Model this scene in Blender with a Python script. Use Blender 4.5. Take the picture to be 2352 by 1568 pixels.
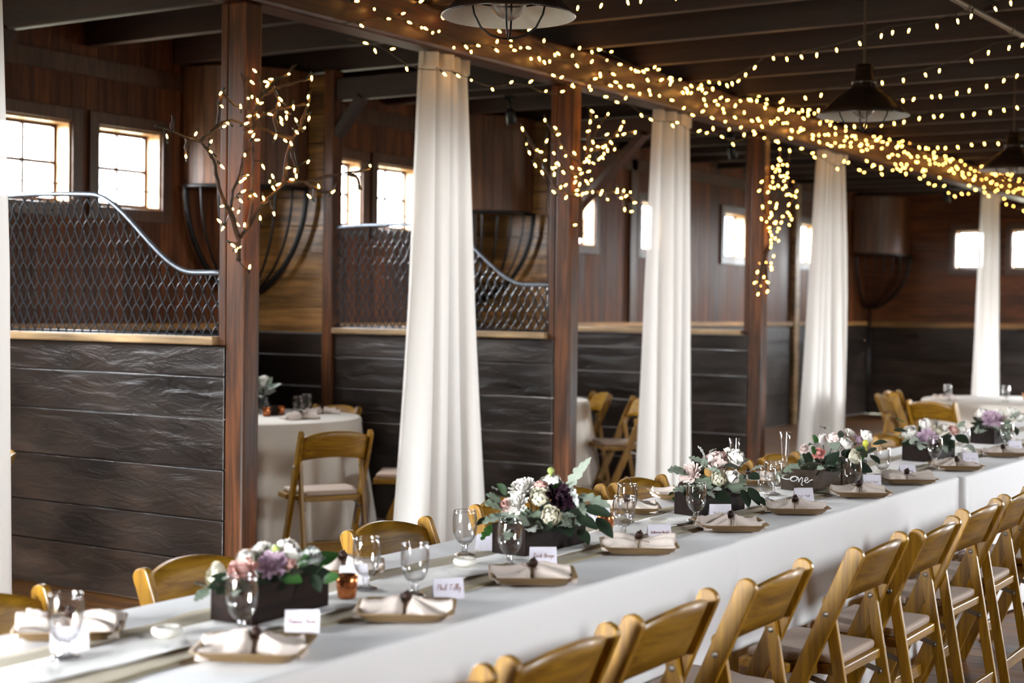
import bpy, bmesh, math, random
from math import pi, sin, cos
from mathutils import Vector, Matrix

for o in list(bpy.data.objects):
    bpy.data.objects.remove(o, do_unlink=True)
S = bpy.context.scene
COL = S.collection
RNG = random.Random(11)

# ---------------------------------------------------------------- camera, sky, daylight, exposure
EYE = 1.505
cam = bpy.data.cameras.new('camera')
cam.sensor_width = 36.0
cam.lens = 53.9016
cam.dof.use_dof = True
cam.dof.focus_distance = 5.6
cam.dof.aperture_fstop = 2.6
cam.clip_end = 200
cam_o = bpy.data.objects.new('camera', cam)
COL.objects.link(cam_o)
CAM_R = Vector((0.54108, -0.84087, 0.01303)).normalized()
CAM_F = Vector((0.84088, 0.54064, -0.02223)).normalized()
CAM_U = CAM_R.cross(CAM_F)
CAM_F = CAM_U.cross(CAM_R)
cam_o.matrix_world = Matrix(((CAM_R.x, CAM_U.x, -CAM_F.x, 0), (CAM_R.y, CAM_U.y, -CAM_F.y, 0),
                             (CAM_R.z, CAM_U.z, -CAM_F.z, EYE), (0, 0, 0, 1)))
S.camera = cam_o

W = bpy.data.worlds.new('overcast_sky')
S.world = W
W.use_nodes = True
_n, _l = W.node_tree.nodes, W.node_tree.links
_tc = _n.new('ShaderNodeTexCoord')
_sx = _n.new('ShaderNodeSeparateXYZ')
_l.new(_tc.outputs['Generated'], _sx.inputs[0])
_rp = _n.new('ShaderNodeValToRGB')          # overcast: dull ground, sky brighter towards the zenith
_mr = _n.new('ShaderNodeMapRange')
_mr.inputs['From Min'].default_value = -1.0
_l.new(_sx.outputs['Z'], _mr.inputs['Value'])
_l.new(_mr.outputs[0], _rp.inputs['Fac'])
_e = _rp.color_ramp.elements
_e[0].position, _e[0].color = .47, (.07, .07, .055, 1)
_e[1].position, _e[1].color = 1.0, (.93, .97, 1.0, 1)
_k = _e.new(.52); _k.color = (.66, .69, .71, 1)
_k = _e.new(.70); _k.color = (.80, .83, .86, 1)
_l.new(_rp.outputs[0], _n['Background'].inputs[0])
_n['Background'].inputs[1].default_value = 125.0

S.view_settings.view_transform = 'Standard'
S.view_settings.look = 'None'
S.view_settings.gamma = 1.0
S.view_settings.use_curve_mapping = False
S.view_settings.exposure = 0.8

cy = S.cycles
cy.max_bounces = 7
cy.diffuse_bounces = 4
cy.glossy_bounces = 3
cy.transmission_bounces = 5
cy.transparent_max_bounces = 10
cy.caustics_reflective = False
cy.caustics_refractive = False
cy.sample_clamp_indirect = 4.0
cy.sample_clamp_direct = 0.0
cy.use_adaptive_sampling = True
cy.adaptive_threshold = 0.03
cy.use_denoising = True
cy.use_light_tree = True

# the room (metres): X runs along the aisle and the long table, Y towards the window wall
X_BACK, X_END = -3.0, 22.0
Y_RIGHT, Y_WALL = -2.2, 7.9
Z_JOIST, Z_CEIL = 3.185, 3.45
POST_X = (5.47, 8.53, 11.6)
POST_Y = 5.043
BEAM_Y0, BEAM_Y1, BEAM_Z0, BEAM_Z1 = 5.04, 5.22, 2.95, 3.185
RAIL_Z = 1.345
WIN_Z = (2.145, 2.69)
WIN_LEFT = ((.2, .78), (1.0, 1.58), (3.27, 3.85), (4.07, 4.65), (6.33, 6.905), (7.135, 7.71), (9.38, 9.957), (10.165, 10.74), (13.26, 13.83), (14.84, 15.41),
            (16.98, 17.6), (19.4, 19.98))
WIN_END = ((5.22, 5.79), (6.02, 6.59))
DOOR_RIGHT = ((15.6, 17.4),)
ADDED_WIN_RIGHT = ((3.0, 3.6), (8.2, 8.8))  # unseen window openings, added to brighten the near side of the tablecloths
DOOR_H = 2.1
DOOR_BACK = (2.9, 4.9)

def portal(name, loc, sx, sy, direction):
    """daylight through an opening"""
    d = bpy.data.lights.new(name, 'AREA')
    d.shape = 'RECTANGLE'
    d.size, d.size_y = sx, sy
    d.cycles.is_portal = True
    o = bpy.data.objects.new(name, d)
    COL.objects.link(o)
    o.location = loc
    o.rotation_euler = Vector(direction).to_track_quat('-Z', 'Y').to_euler()
    return o

for a, b in WIN_LEFT:
    portal('daylight', ((a + b) / 2, Y_WALL + .19, sum(WIN_Z) / 2), b - a, WIN_Z[1] - WIN_Z[0], (0, -1, 0))
for a, b in WIN_END:
    p = portal('daylight', (X_END + .19, (a + b) / 2, sum(WIN_Z) / 2), b - a, WIN_Z[1] - WIN_Z[0], (-1, 0, 0))
for a, b in DOOR_RIGHT:
    portal('daylight', ((a + b) / 2, Y_RIGHT - .1, DOOR_H / 2), b - a, DOOR_H, (0, 1, 0))
for a, b in ADDED_WIN_RIGHT:
    portal('daylight', ((a + b) / 2, Y_RIGHT - .1, sum(WIN_Z) / 2), b - a, WIN_Z[1] - WIN_Z[0], (0, 1, 0))
portal('daylight', (X_BACK - .1, sum(DOOR_BACK) / 2, DOOR_H / 2), DOOR_BACK[1] - DOOR_BACK[0], DOOR_H, (1, 0, 0))

# ---------------------------------------------------------------- mesh helpers
class MB:
    def __init__(s):
        s.b = bmesh.new()
    def face(s, vs, smooth=False, mi=0):
        try:
            f = s.b.faces.new(vs)
            f.smooth = smooth
            f.material_index = mi
            return f
        except ValueError:
            return None
    def box(s, lo, hi, mi=0):
        v = [s.b.verts.new((x, y, z)) for z in (lo[2], hi[2]) for y in (lo[1], hi[1]) for x in (lo[0], hi[0])]
        for q in ((0, 2, 3, 1), (4, 5, 7, 6), (0, 1, 5, 4), (2, 6, 7, 3), (0, 4, 6, 2), (1, 3, 7, 5)):
            s.face([v[i] for i in q], False, mi)
        return s
    def prism(s, pts, vec, smooth=False, mi=0):
        vec = Vector(vec)
        a = [s.b.verts.new(p) for p in pts]
        c = [s.b.verts.new(Vector(p) + vec) for p in pts]
        s.face(a[::-1], False, mi)
        s.face(c, False, mi)
        n = len(pts)
        for i in range(n):
            s.face([a[i], a[(i + 1) % n], c[(i + 1) % n], c[i]], smooth, mi)
        return s
    def bar(s, p, q, w, h, up=(0, 0, 1)):
        """rectangular bar from p to q"""
        p, q = Vector(p), Vector(q)
        d = (q - p).normalized()
        x = d.cross(Vector(up)).normalized()
        y = x.cross(d)
        pts = [p + x * (w / 2) * i + y * (h / 2) * j for i, j in ((-1, -1), (1, -1), (1, 1), (-1, 1))]
        return s.prism(pts, q - p)
    def tube(s, pts, r, n=6, closed=False, mi=0, cap=True):
        pts = [Vector(p) for p in pts]
        m = len(pts)
        rr = r if isinstance(r, (list, tuple)) else [r] * m
        rings = []
        ref = None
        for i in range(m):
            if closed:
                t = pts[(i + 1) % m] - pts[i - 1]
            else:
                t = pts[min(i + 1, m - 1)] - pts[max(i - 1, 0)]
            t = t.normalized() if t.length > 1e-9 else Vector((0, 0, 1))
            if ref is None:
                ref = Vector((0, 0, 1)) if abs(t.z) < .9 else Vector((1, 0, 0))
            x = ref - t * ref.dot(t)
            if x.length < 1e-6:
                x = t.orthogonal()
            x.normalize()
            ref = x
            y = t.cross(x)
            rings.append([s.b.verts.new(pts[i] + (x * cos(2 * pi * k / n) + y * sin(2 * pi * k / n)) * rr[i]) for k in range(n)])
        for i in range(m if closed else m - 1):
            A, B = rings[i], rings[(i + 1) % m]
            for k in range(n):
                s.face([A[k], A[(k + 1) % n], B[(k + 1) % n], B[k]], True, mi)
        if cap and not closed:
            s.face(rings[0][::-1], False, mi)
            s.face(rings[-1], False, mi)
        return s
    def lathe(s, prof, n=24, c=(0, 0, 0), mi=0, axis=None):
        """prof: (radius, height) pairs, turned about the vertical through c"""
        c = Vector(c)
        M = Matrix.Identity(3) if axis is None else Vector((0, 0, 1)).rotation_difference(Vector(axis)).to_matrix()
        rings = []
        for r, z in prof:
            if r < 1e-6:
                rings.append([s.b.verts.new(c + M @ Vector((0, 0, z)))])
            else:
                rings.append([s.b.verts.new(c + M @ Vector((r * cos(2 * pi * k / n), r * sin(2 * pi * k / n), z))) for k in range(n)])
        for A, B in zip(rings, rings[1:]):
            for k in range(n):
                j = (k + 1) % n
                if len(A) == 1 and len(B) == 1:
                    continue
                if len(A) == 1:
                    s.face([A[0], B[j], B[k]], True, mi)
                elif len(B) == 1:
                    s.face([A[k], A[j], B[0]], True, mi)
                else:
                    s.face([A[k], A[j], B[j], B[k]], True, mi)
        return s
    def grid(s, fn, nu, nv, wrap_u=False, mi=0):
        V = [[s.b.verts.new(fn(i / nu, j / nv)) for j in range(nv + 1)] for i in range(nu if wrap_u else nu + 1)]
        m = len(V)
        for i in range(nu):
            for j in range(nv):
                a, b = V[i], V[(i + 1) % m]
                s.face([a[j], b[j], b[j + 1], a[j + 1]], True, mi)
        return V
    def mesh(s, name, fix=True):
        if fix:
            bmesh.ops.recalc_face_normals(s.b, faces=s.b.faces[:])
        me = bpy.data.meshes.new(name)
        s.b.to_mesh(me)
        s.b.free()
        return me
    def obj(s, name, mats, parent=None, bevel=0, solid=0, sub=0, loc=None):
        me = s.mesh(name)
        for m in (mats if isinstance(mats, (list, tuple)) else [mats]):
            me.materials.append(m)
        return put(name, me, parent, bevel, solid, sub, loc)

def put(name, me, parent=None, bevel=0, solid=0, sub=0, loc=None):
    o = bpy.data.objects.new(name, me)
    COL.objects.link(o)
    if parent is not None:
        o.parent = parent
    if loc is not None:
        o.location = loc
    if solid:
        m = o.modifiers.new('solid', 'SOLIDIFY'); m.thickness = solid; m.offset = 0
    if bevel:
        m = o.modifiers.new('bevel', 'BEVEL'); m.width = bevel; m.segments = 2; m.limit_method = 'ANGLE'; m.angle_limit = .6
    if sub:
        m = o.modifiers.new('sub', 'SUBSURF'); m.levels = sub; m.render_levels = sub
    return o

def tag(o, label=None, cat=None, group=None, kind=None):
    if label: o['label'] = label
    if cat: o['category'] = cat
    if group: o['group'] = group
    if kind: o['kind'] = kind
    return o

def empty(name, loc=(0, 0, 0), rz=0.0):
    o = bpy.data.objects.new(name, None)
    o.empty_display_size = .1
    COL.objects.link(o)
    o.location = loc
    o.rotation_euler = (0, 0, rz)
    return o

def copy_tree(o, parent=None):
    kids = list(o.children)
    c = o.copy()
    COL.objects.link(c)
    if parent is not None:
        c.parent = parent
    for k in kids:
        copy_tree(k, c)
    return c

def structure(o):
    o['kind'] = 'structure'
    return o

# ---------------------------------------------------------------- materials
def lin(h):
    v = [int(h[i:i + 2], 16) / 255 for i in (0, 2, 4)]
    return tuple(c / 12.92 if c <= .04045 else ((c + .055) / 1.055) ** 2.4 for c in v) + (1,)

def new_mat(name):
    m = bpy.data.materials.new(name)
    m.use_nodes = True
    nt = m.node_tree
    return m, nt, nt.nodes['Principled BSDF'], nt.nodes['Material Output']

def plain(name, col, rough=.6, metal=0, spec=.5, sheen=0, noise=0, nscale=30, bump=0, coat=0):
    m, nt, p, out = new_mat(name)
    p.inputs['Base Color'].default_value = lin(col)
    p.inputs['Roughness'].default_value = rough
    p.inputs['Metallic'].default_value = metal
    p.inputs['Specular IOR Level'].default_value = spec
    p.inputs['Sheen Weight'].default_value = sheen
    p.inputs['Coat Weight'].default_value = coat
    if noise or bump:
        tc = nt.nodes.new('ShaderNodeTexCoord')
        n = nt.nodes.new('ShaderNodeTexNoise')
        n.inputs['Scale'].default_value = nscale
        n.inputs['Detail'].default_value = 5
        nt.links.new(tc.outputs['Object'], n.inputs['Vector'])
        if noise:
            c = Vector(lin(col)[:3])
            r = nt.nodes.new('ShaderNodeValToRGB')
            r.color_ramp.elements[0].position = .3
            r.color_ramp.elements[1].position = .7
            r.color_ramp.elements[0].color = tuple(c * (1 - noise)) + (1,)
            r.color_ramp.elements[1].color = tuple(min(1, v) for v in c * (1 + noise)) + (1,)
            nt.links.new(n.outputs['Fac'], r.inputs['Fac'])
            nt.links.new(r.outputs['Color'], p.inputs['Base Color'])
        if bump:
            b = nt.nodes.new('ShaderNodeBump')
            b.inputs['Strength'].default_value = bump
            b.inputs['Distance'].default_value = .01
            nt.links.new(n.outputs['Fac'], b.inputs['Height'])
            nt.links.new(b.outputs['Normal'], p.inputs['Normal'])
    return m

def wood(name, dark, light, axis='x', fine=60, rough=.5, bump=.25, var=.25, stain=.4, coat=0, rough_var=.15, spec=.5, blotch=2.2, bdist=.004, stretch=18):
    m, nt, p, out = new_mat(name)
    N, L = nt.nodes, nt.links
    tc = N.new('ShaderNodeTexCoord')
    geo = N.new('ShaderNodeNewGeometry')
    oi = N.new('ShaderNodeObjectInfo')
    add = N.new('ShaderNodeMath'); add.operation = 'ADD'
    L.new(geo.outputs['Random Per Island'], add.inputs[0]); L.new(oi.outputs['Random'], add.inputs[1])
    off = N.new('ShaderNodeVectorMath'); off.operation = 'SCALE'
    off.inputs[0].default_value = (17.3, 9.1, 23.7)
    L.new(add.outputs[0], off.inputs['Scale'])
    sh = N.new('ShaderNodeVectorMath'); sh.operation = 'ADD'
    L.new(tc.outputs['Object'], sh.inputs[0]); L.new(off.outputs[0], sh.inputs[1])
    mp = N.new('ShaderNodeMapping')
    sc = [fine, fine, fine]; sc['xyz'.index(axis)] = fine / stretch
    mp.inputs['Scale'].default_value = sc
    L.new(sh.outputs[0], mp.inputs['Vector'])
    n1 = N.new('ShaderNodeTexNoise'); n1.inputs['Scale'].default_value = 1; n1.inputs['Detail'].default_value = 6
    n1.inputs['Roughness'].default_value = .62; n1.inputs['Distortion'].default_value = .6
    L.new(mp.outputs[0], n1.inputs['Vector'])
    mp2 = N.new('ShaderNodeMapping')
    sc = [blotch] * 3; sc['xyz'.index(axis)] = blotch / 3
    mp2.inputs['Scale'].default_value = sc
    L.new(sh.outputs[0], mp2.inputs['Vector'])
    n2 = N.new('ShaderNodeTexNoise'); n2.inputs['Scale'].default_value = 1; n2.inputs['Detail'].default_value = 4
    L.new(mp2.outputs[0], n2.inputs['Vector'])
    r = N.new('ShaderNodeValToRGB')
    r.color_ramp.elements[0].position = .32; r.color_ramp.elements[1].position = .68
    r.color_ramp.elements[0].color = lin(dark); r.color_ramp.elements[1].color = lin(light)
    L.new(n1.outputs['Fac'], r.inputs['Fac'])
    mr = N.new('ShaderNodeMapRange')
    mr.inputs['From Min'].default_value = .3; mr.inputs['From Max'].default_value = .7
    mr.inputs['To Min'].default_value = 1 - stain; mr.inputs['To Max'].default_value = 1 + stain * .6
    L.new(n2.outputs['Fac'], mr.inputs['Value'])
    mr2 = N.new('ShaderNodeMapRange')
    mr2.inputs['To Min'].default_value = 1 - var; mr2.inputs['To Max'].default_value = 1 + var
    L.new(geo.outputs['Random Per Island'], mr2.inputs['Value'])
    mul = N.new('ShaderNodeMath'); mul.operation = 'MULTIPLY'
    L.new(mr.outputs[0], mul.inputs[0]); L.new(mr2.outputs[0], mul.inputs[1])
    hsv = N.new('ShaderNodeHueSaturation')
    L.new(r.outputs[0], hsv.inputs['Color']); L.new(mul.outputs[0], hsv.inputs['Value'])
    L.new(hsv.outputs[0], p.inputs['Base Color'])
    rr = N.new('ShaderNodeMapRange')
    rr.inputs['To Min'].default_value = max(.05, rough - rough_var); rr.inputs['To Max'].default_value = min(1, rough + rough_var)
    L.new(n2.outputs['Fac'], rr.inputs['Value']); L.new(rr.outputs[0], p.inputs['Roughness'])
    p.inputs['Coat Weight'].default_value = coat
    p.inputs['Coat Roughness'].default_value = .15
    p.inputs['Specular IOR Level'].default_value = spec
    b = N.new('ShaderNodeBump'); b.inputs['Strength'].default_value = bump; b.inputs['Distance'].default_value = bdist
    L.new(n1.outputs['Fac'], b.inputs['Height']); L.new(b.outputs[0], p.inputs['Normal'])
    return m

def cloth(name, col, rough=.85, weave=500, bump=.15, trans=0.0, see=0.0, soft=0.0):
    m, nt, p, out = new_mat(name)
    N, L = nt.nodes, nt.links
    p.inputs['Base Color'].default_value = lin(col)
    p.inputs['Roughness'].default_value = rough
    p.inputs['Specular IOR Level'].default_value = .25
    p.inputs['Sheen Weight'].default_value = .15
    tc = N.new('ShaderNodeTexCoord')
    n = N.new('ShaderNodeTexNoise'); n.inputs['Scale'].default_value = weave; n.inputs['Detail'].default_value = 2
    L.new(tc.outputs['Object'], n.inputs['Vector'])
    b = N.new('ShaderNodeBump'); b.inputs['Strength'].default_value = bump; b.inputs['Distance'].default_value = .002
    L.new(n.outputs['Fac'], b.inputs['Height'])
    if soft:
        n2 = N.new('ShaderNodeTexNoise'); n2.inputs['Scale'].default_value = 9; n2.inputs['Detail'].default_value = 3
        L.new(tc.outputs['Object'], n2.inputs['Vector'])
        b2 = N.new('ShaderNodeBump'); b2.inputs['Strength'].default_value = soft; b2.inputs['Distance'].default_value = .02
        L.new(n2.outputs['Fac'], b2.inputs['Height']); L.new(b.outputs[0], b2.inputs['Normal'])
        b = b2
    L.new(b.outputs[0], p.inputs['Normal'])
    sh = p.outputs[0]
    if trans:
        t = N.new('ShaderNodeBsdfTranslucent'); t.inputs[0].default_value = lin(col)
        mx = N.new('ShaderNodeMixShader'); mx.inputs[0].default_value = trans
        L.new(sh, mx.inputs[1]); L.new(t.outputs[0], mx.inputs[2]); sh = mx.outputs[0]
    if see:
        t = N.new('ShaderNodeBsdfTransparent')
        mx = N.new('ShaderNodeMixShader'); mx.inputs[0].default_value = see
        L.new(sh, mx.inputs[1]); L.new(t.outputs[0], mx.inputs[2]); sh = mx.outputs[0]
    L.new(sh, out.inputs[0])
    return m

def thin_glass(name, tint='ffffff', edge=.5, rough=.02, lo=.06, hi=.95):
    m, nt, p, out = new_mat(name)
    N, L = nt.nodes, nt.links
    N.remove(p)
    t = N.new('ShaderNodeBsdfTransparent'); t.inputs[0].default_value = lin(tint)
    g = N.new('ShaderNodeBsdfGlossy'); g.inputs['Roughness'].default_value = rough
    lw = N.new('ShaderNodeLayerWeight'); lw.inputs['Blend'].default_value = edge
    mr = N.new('ShaderNodeMapRange'); mr.inputs['To Min'].default_value = lo; mr.inputs['To Max'].default_value = hi
    L.new(lw.outputs['Facing'], mr.inputs['Value'])
    pw = N.new('ShaderNodeMath'); pw.operation = 'POWER'; pw.inputs[1].default_value = 1.4
    L.new(mr.outputs[0], pw.inputs[0])
    mx = N.new('ShaderNodeMixShader')
    L.new(pw.outputs[0], mx.inputs[0]); L.new(t.outputs[0], mx.inputs[1]); L.new(g.outputs[0], mx.inputs[2])
    L.new(mx.outputs[0], out.inputs[0])
    return m

def glow(name, col, strength):
    m, nt, p, out = new_mat(name)
    p.inputs['Base Color'].default_value = lin('ffe9c0')
    p.inputs['Emission Color'].default_value = lin(col)
    p.inputs['Emission Strength'].default_value = strength
    return m

M = {}
M['post'] = wood('post_timber', '2a1508', '6a3c1a', 'z', 30, .55, .4, .05, .85, coat=.0, blotch=4, spec=.3)
M['beam'] = wood('beam_timber', '2a1109', '50280f', 'x', 40, .5, .3, .05, .35)
M['joist'] = wood('joist_timber', '140804', '30170b', 'y', 40, .6, .3, .15, .3)
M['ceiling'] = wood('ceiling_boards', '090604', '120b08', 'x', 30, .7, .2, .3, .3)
M['wallboard'] = wood('wall_boards', '34190b', '6e3d1c', 'z', 35, .58, .25, .28, .45, spec=.3)
M['endboard'] = wood('end_wall_boards', '341a0b', '6c3c1c', 'y', 35, .58, .25, .22, .4, spec=.3)
M['cornerboard'] = wood('corner_boards', '4a3016', '946a38', 'y', 30, .45, .35, .3, .6, blotch=5)
M['wainscot'] = wood('dark_painted_boards', '19110b', '2b1e15', 'y', 16, .36, .7, .2, .5, rough_var=.2, spec=.6, blotch=5, bdist=.012, stretch=4)
M['wainscot_x'] = wood('dark_painted_boards_x', '1a120c', '2a1e16', 'x', 22, .42, 1.0, .15, .4, blotch=4, bdist=.012, stretch=4)
M['rail'] = wood('worn_rail', '7a5c3a', 'b89a70', 'y', 30, .55, .3, .1, .5, blotch=6)
M['rail_x'] = wood('worn_rail_x', '8a5f30', 'c09055', 'x', 30, .5, .3, .1, .5, blotch=6)
M['trim'] = wood('window_trim', '341d11', '5a3a24', 'z', 35, .45, .2, .1, .3)
M['jamb'] = wood('window_reveal', '8a6844', 'bb9468', 'z', 35, .5, .2, .1, .3)
M['floor'] = wood('floor_boards', '43290f', '885826', 'y', 22, .42, .4, .3, .5, blotch=3)
M['chair_z'] = wood('varnished_oak', '6c480c', 'a67a1c', 'z', 55, .38, .08, .12, .22, coat=.15)
M['chair_x'] = wood('varnished_oak_x', '6c480c', 'a87c1e', 'x', 50, .4, .06, .12, .22, coat=.12)
M['box'] = wood('dark_stained_box', '0f0806', '22130c', 'x', 40, .75, .3, .2, .3, spec=.2)
M['signbox'] = wood('grey_brown_box', '2a2019', '463729', 'x', 40, .75, .3, .2, .3, spec=.25)
M['bark'] = plain('bark', '3c2616', .8, noise=.4, nscale=60, bump=.5)
M['iron'] = plain('dark_iron', '1c1b1c', .45, .6, noise=.3)
M['wire'] = plain('woven_wire', '34363a', .48, .7)
M['tube'] = plain('galvanised_tube', '8a929c', .4, .7, noise=.15)
M['steel'] = plain('steel', '9a968e', .35, .9)
M['conduit'] = plain('grey_conduit', '6c6a66', .5, .3)
M['enamel_out'] = plain('dark_enamel', '2a1d14', .3, .2, noise=.4, nscale=12)
M['enamel_in'] = plain('white_enamel', 'd8dcdc', .3, noise=.06, nscale=15)
M['cord'] = plain('green_cord', '0c1a12', .5)
M['rope'] = plain('twisted_cord', '5a4a38', .8)
M['sheer'] = cloth('sheer_curtain', 'e7e2dc', .8, 350, .1, trans=.3, see=.03)
M['linen'] = cloth('white_tablecloth', 'f0f0f1', .75, 420, .15, soft=.12)
M['linen_ivory'] = cloth('ivory_tablecloth', 'e6dfd4', .75, 420, .15, soft=.1)
M['napkin'] = cloth('cotton_napkin', 'd8cabf', .85, 600, .2, soft=.4)
M['cushion'] = cloth('cream_cushion', 'b39d8c', .6, 500, .1)
M['burlap'] = cloth('burlap', 'b3a688', .9, 260, .8)
M['lace'] = cloth('white_lace', 'f4f2ee', .9, 120, .9, soft=.6)
M['plate'] = wood('palm_leaf', '6a5130', 'a0835a', 'x', 60, .5, .15, .1, .3)
M['twine'] = plain('jute_twine', '6e543a', .9)
M['bell'] = plain('rusty_bell', '2c1710', .5, .5, noise=.4, nscale=120)
M['card'] = plain('white_card', 'e6e2ec', .7)
M['ink'] = plain('rose_brown_ink', '8a4a44', .6)
M['white_paint'] = plain('white_lettering', 'f2f2f2', .6)
M['wax'] = plain('white_wax', 'ece8dc', .35, spec=.6)
M['copper'] = plain('copper_glass', 'c9794a', .22, .85, noise=.35, nscale=70)
M['glass'] = thin_glass('clear_glass', edge=.4)
M['solid_glass'] = thin_glass('stem_glass', edge=.6, lo=.3, hi=1.0)
M['pane'] = thin_glass('window_glass', edge=.2, hi=.6)
M['bulb'] = glow('warm_bulb', 'ffb252', 24)
M['dead_bulb'] = thin_glass('frosted_lamp_glass', 'e8e6e2', .6, .3)
M['petal_cream'] = plain('petal_cream', 'eee9d2', .6, sheen=.2)
M['petal_white'] = plain('petal_white', 'f2eee6', .6, sheen=.2)
M['petal_blush'] = plain('petal_blush', 'ecd9d2', .6, sheen=.2)
M['petal_pink'] = plain('petal_pink', 'e6bab0', .6, sheen=.2)
M['petal_coral'] = plain('petal_coral', 'd98f86', .6, sheen=.2)
M['petal_lavender'] = plain('petal_lavender', 'c9aec0', .6, sheen=.2)
M['petal_grey'] = plain('petal_grey', 'a9aaa8', .7)
M['petal_burgundy'] = plain('succulent_burgundy', '3a2230', .45)
M['petal_green'] = plain('bud_green', '9aa85a', .5)
M['petal_yellow'] = plain('bud_yellow', 'c9c84a', .5)
M['leaf_green'] = plain('leaf_green', '2f5525', .45, noise=.15)
M['leaf_dark'] = plain('leaf_dark', '202e1f', .5, noise=.2)
M['leaf_sage'] = plain('leaf_sage', '788672', .8, noise=.15, sheen=.3)
M['leaf_pale'] = plain('leaf_pale', '969f90', .8, noise=.1, sheen=.3)
M['leaf_white'] = plain('leaf_white', 'c9cec8', .8, noise=.1, sheen=.3)
M['leaf_grey'] = plain('leaf_grey', '9a9e98', .8, noise=.1, sheen=.3)
TWIGS_A_STEMS=[[(5.402,5.017,1.707),(5.392,5.014,1.789),(5.388,5.013,1.830),(5.316,4.994,1.928),(5.234,4.972,2.003),(5.196,4.962,2.066),(5.155,4.951,2.163),(5.111,4.939,2.200),(5.041,4.919,2.232),(4.925,4.886,2.233),(4.794,4.847,2.251),(4.649,4.802,2.252)],
[(5.041,4.919,2.232),(5.118,4.941,2.270),(5.197,4.963,2.319),(5.245,4.977,2.341),(5.339,5.002,2.361),(5.443,5.030,2.359),(5.465,5.017,2.346)],
[(5.197,4.963,2.319),(5.216,4.969,2.421),(5.228,4.972,2.473),(5.276,4.986,2.460),(5.359,5.008,2.430),(5.451,5.024,2.436)],
[(4.925,4.886,2.233),(4.914,4.882,2.189),(4.915,4.882,2.155)],
[(4.794,4.847,2.251),(4.786,4.844,2.279),(4.793,4.847,2.317)],
[(5.392,5.014,1.814),(5.324,4.997,1.949),(5.343,5.002,2.031),(5.405,5.019,2.118),(5.429,5.026,2.193),(5.472,5.013,2.248)],
[(5.404,5.018,1.820),(5.468,5.019,1.875),(5.481,5.010,1.959),(5.483,5.008,2.124),(5.485,5.006,2.249),(5.470,5.013,2.371),(5.460,5.019,2.433),(5.445,5.028,2.534),(5.411,5.022,2.595)],
[(5.483,5.006,2.331),(5.497,4.997,2.384),(5.533,4.974,2.414),(5.607,4.930,2.448),(5.701,4.874,2.477)],
[(5.470,5.013,2.371),(5.514,4.986,2.495),(5.605,4.930,2.552),(5.680,4.886,2.582),(5.730,4.857,2.601)],
[(5.514,4.986,2.495),(5.550,4.963,2.564),(5.623,4.919,2.608),(5.651,4.902,2.657)],
[(5.471,5.017,1.875),(5.521,4.986,1.981),(5.594,4.941,2.064),(5.622,4.924,2.091),(5.707,4.874,2.100),(5.803,4.819,2.133),(5.902,4.763,2.153),(6.057,4.750,2.187)],
[(5.616,4.928,2.090),(5.629,4.919,2.216),(5.650,4.906,2.302),(5.684,4.886,2.367),(5.711,4.869,2.463),(5.723,4.861,2.527)],
[(5.650,4.906,2.302),(5.590,4.941,2.318),(5.516,4.986,2.344),(5.479,5.008,2.362)],
[(5.707,4.874,2.100),(5.785,4.830,2.057),(5.834,4.802,2.056),(5.847,4.794,2.103)],
[(5.643,4.910,2.270),(5.658,4.902,2.197),(5.678,4.891,2.136)],
[(5.902,4.763,2.153),(5.961,4.750,2.132),(5.976,4.750,2.073)],
[(5.521,4.986,1.981),(5.561,4.961,2.000),(5.562,4.961,1.962)],
[(5.470,5.013,2.371),(5.496,4.997,2.456),(5.513,4.986,2.540),(5.498,4.994,2.611)],
[(5.590,4.941,2.318),(5.570,4.952,2.400),(5.588,4.941,2.484),(5.559,4.958,2.544)]]
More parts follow.
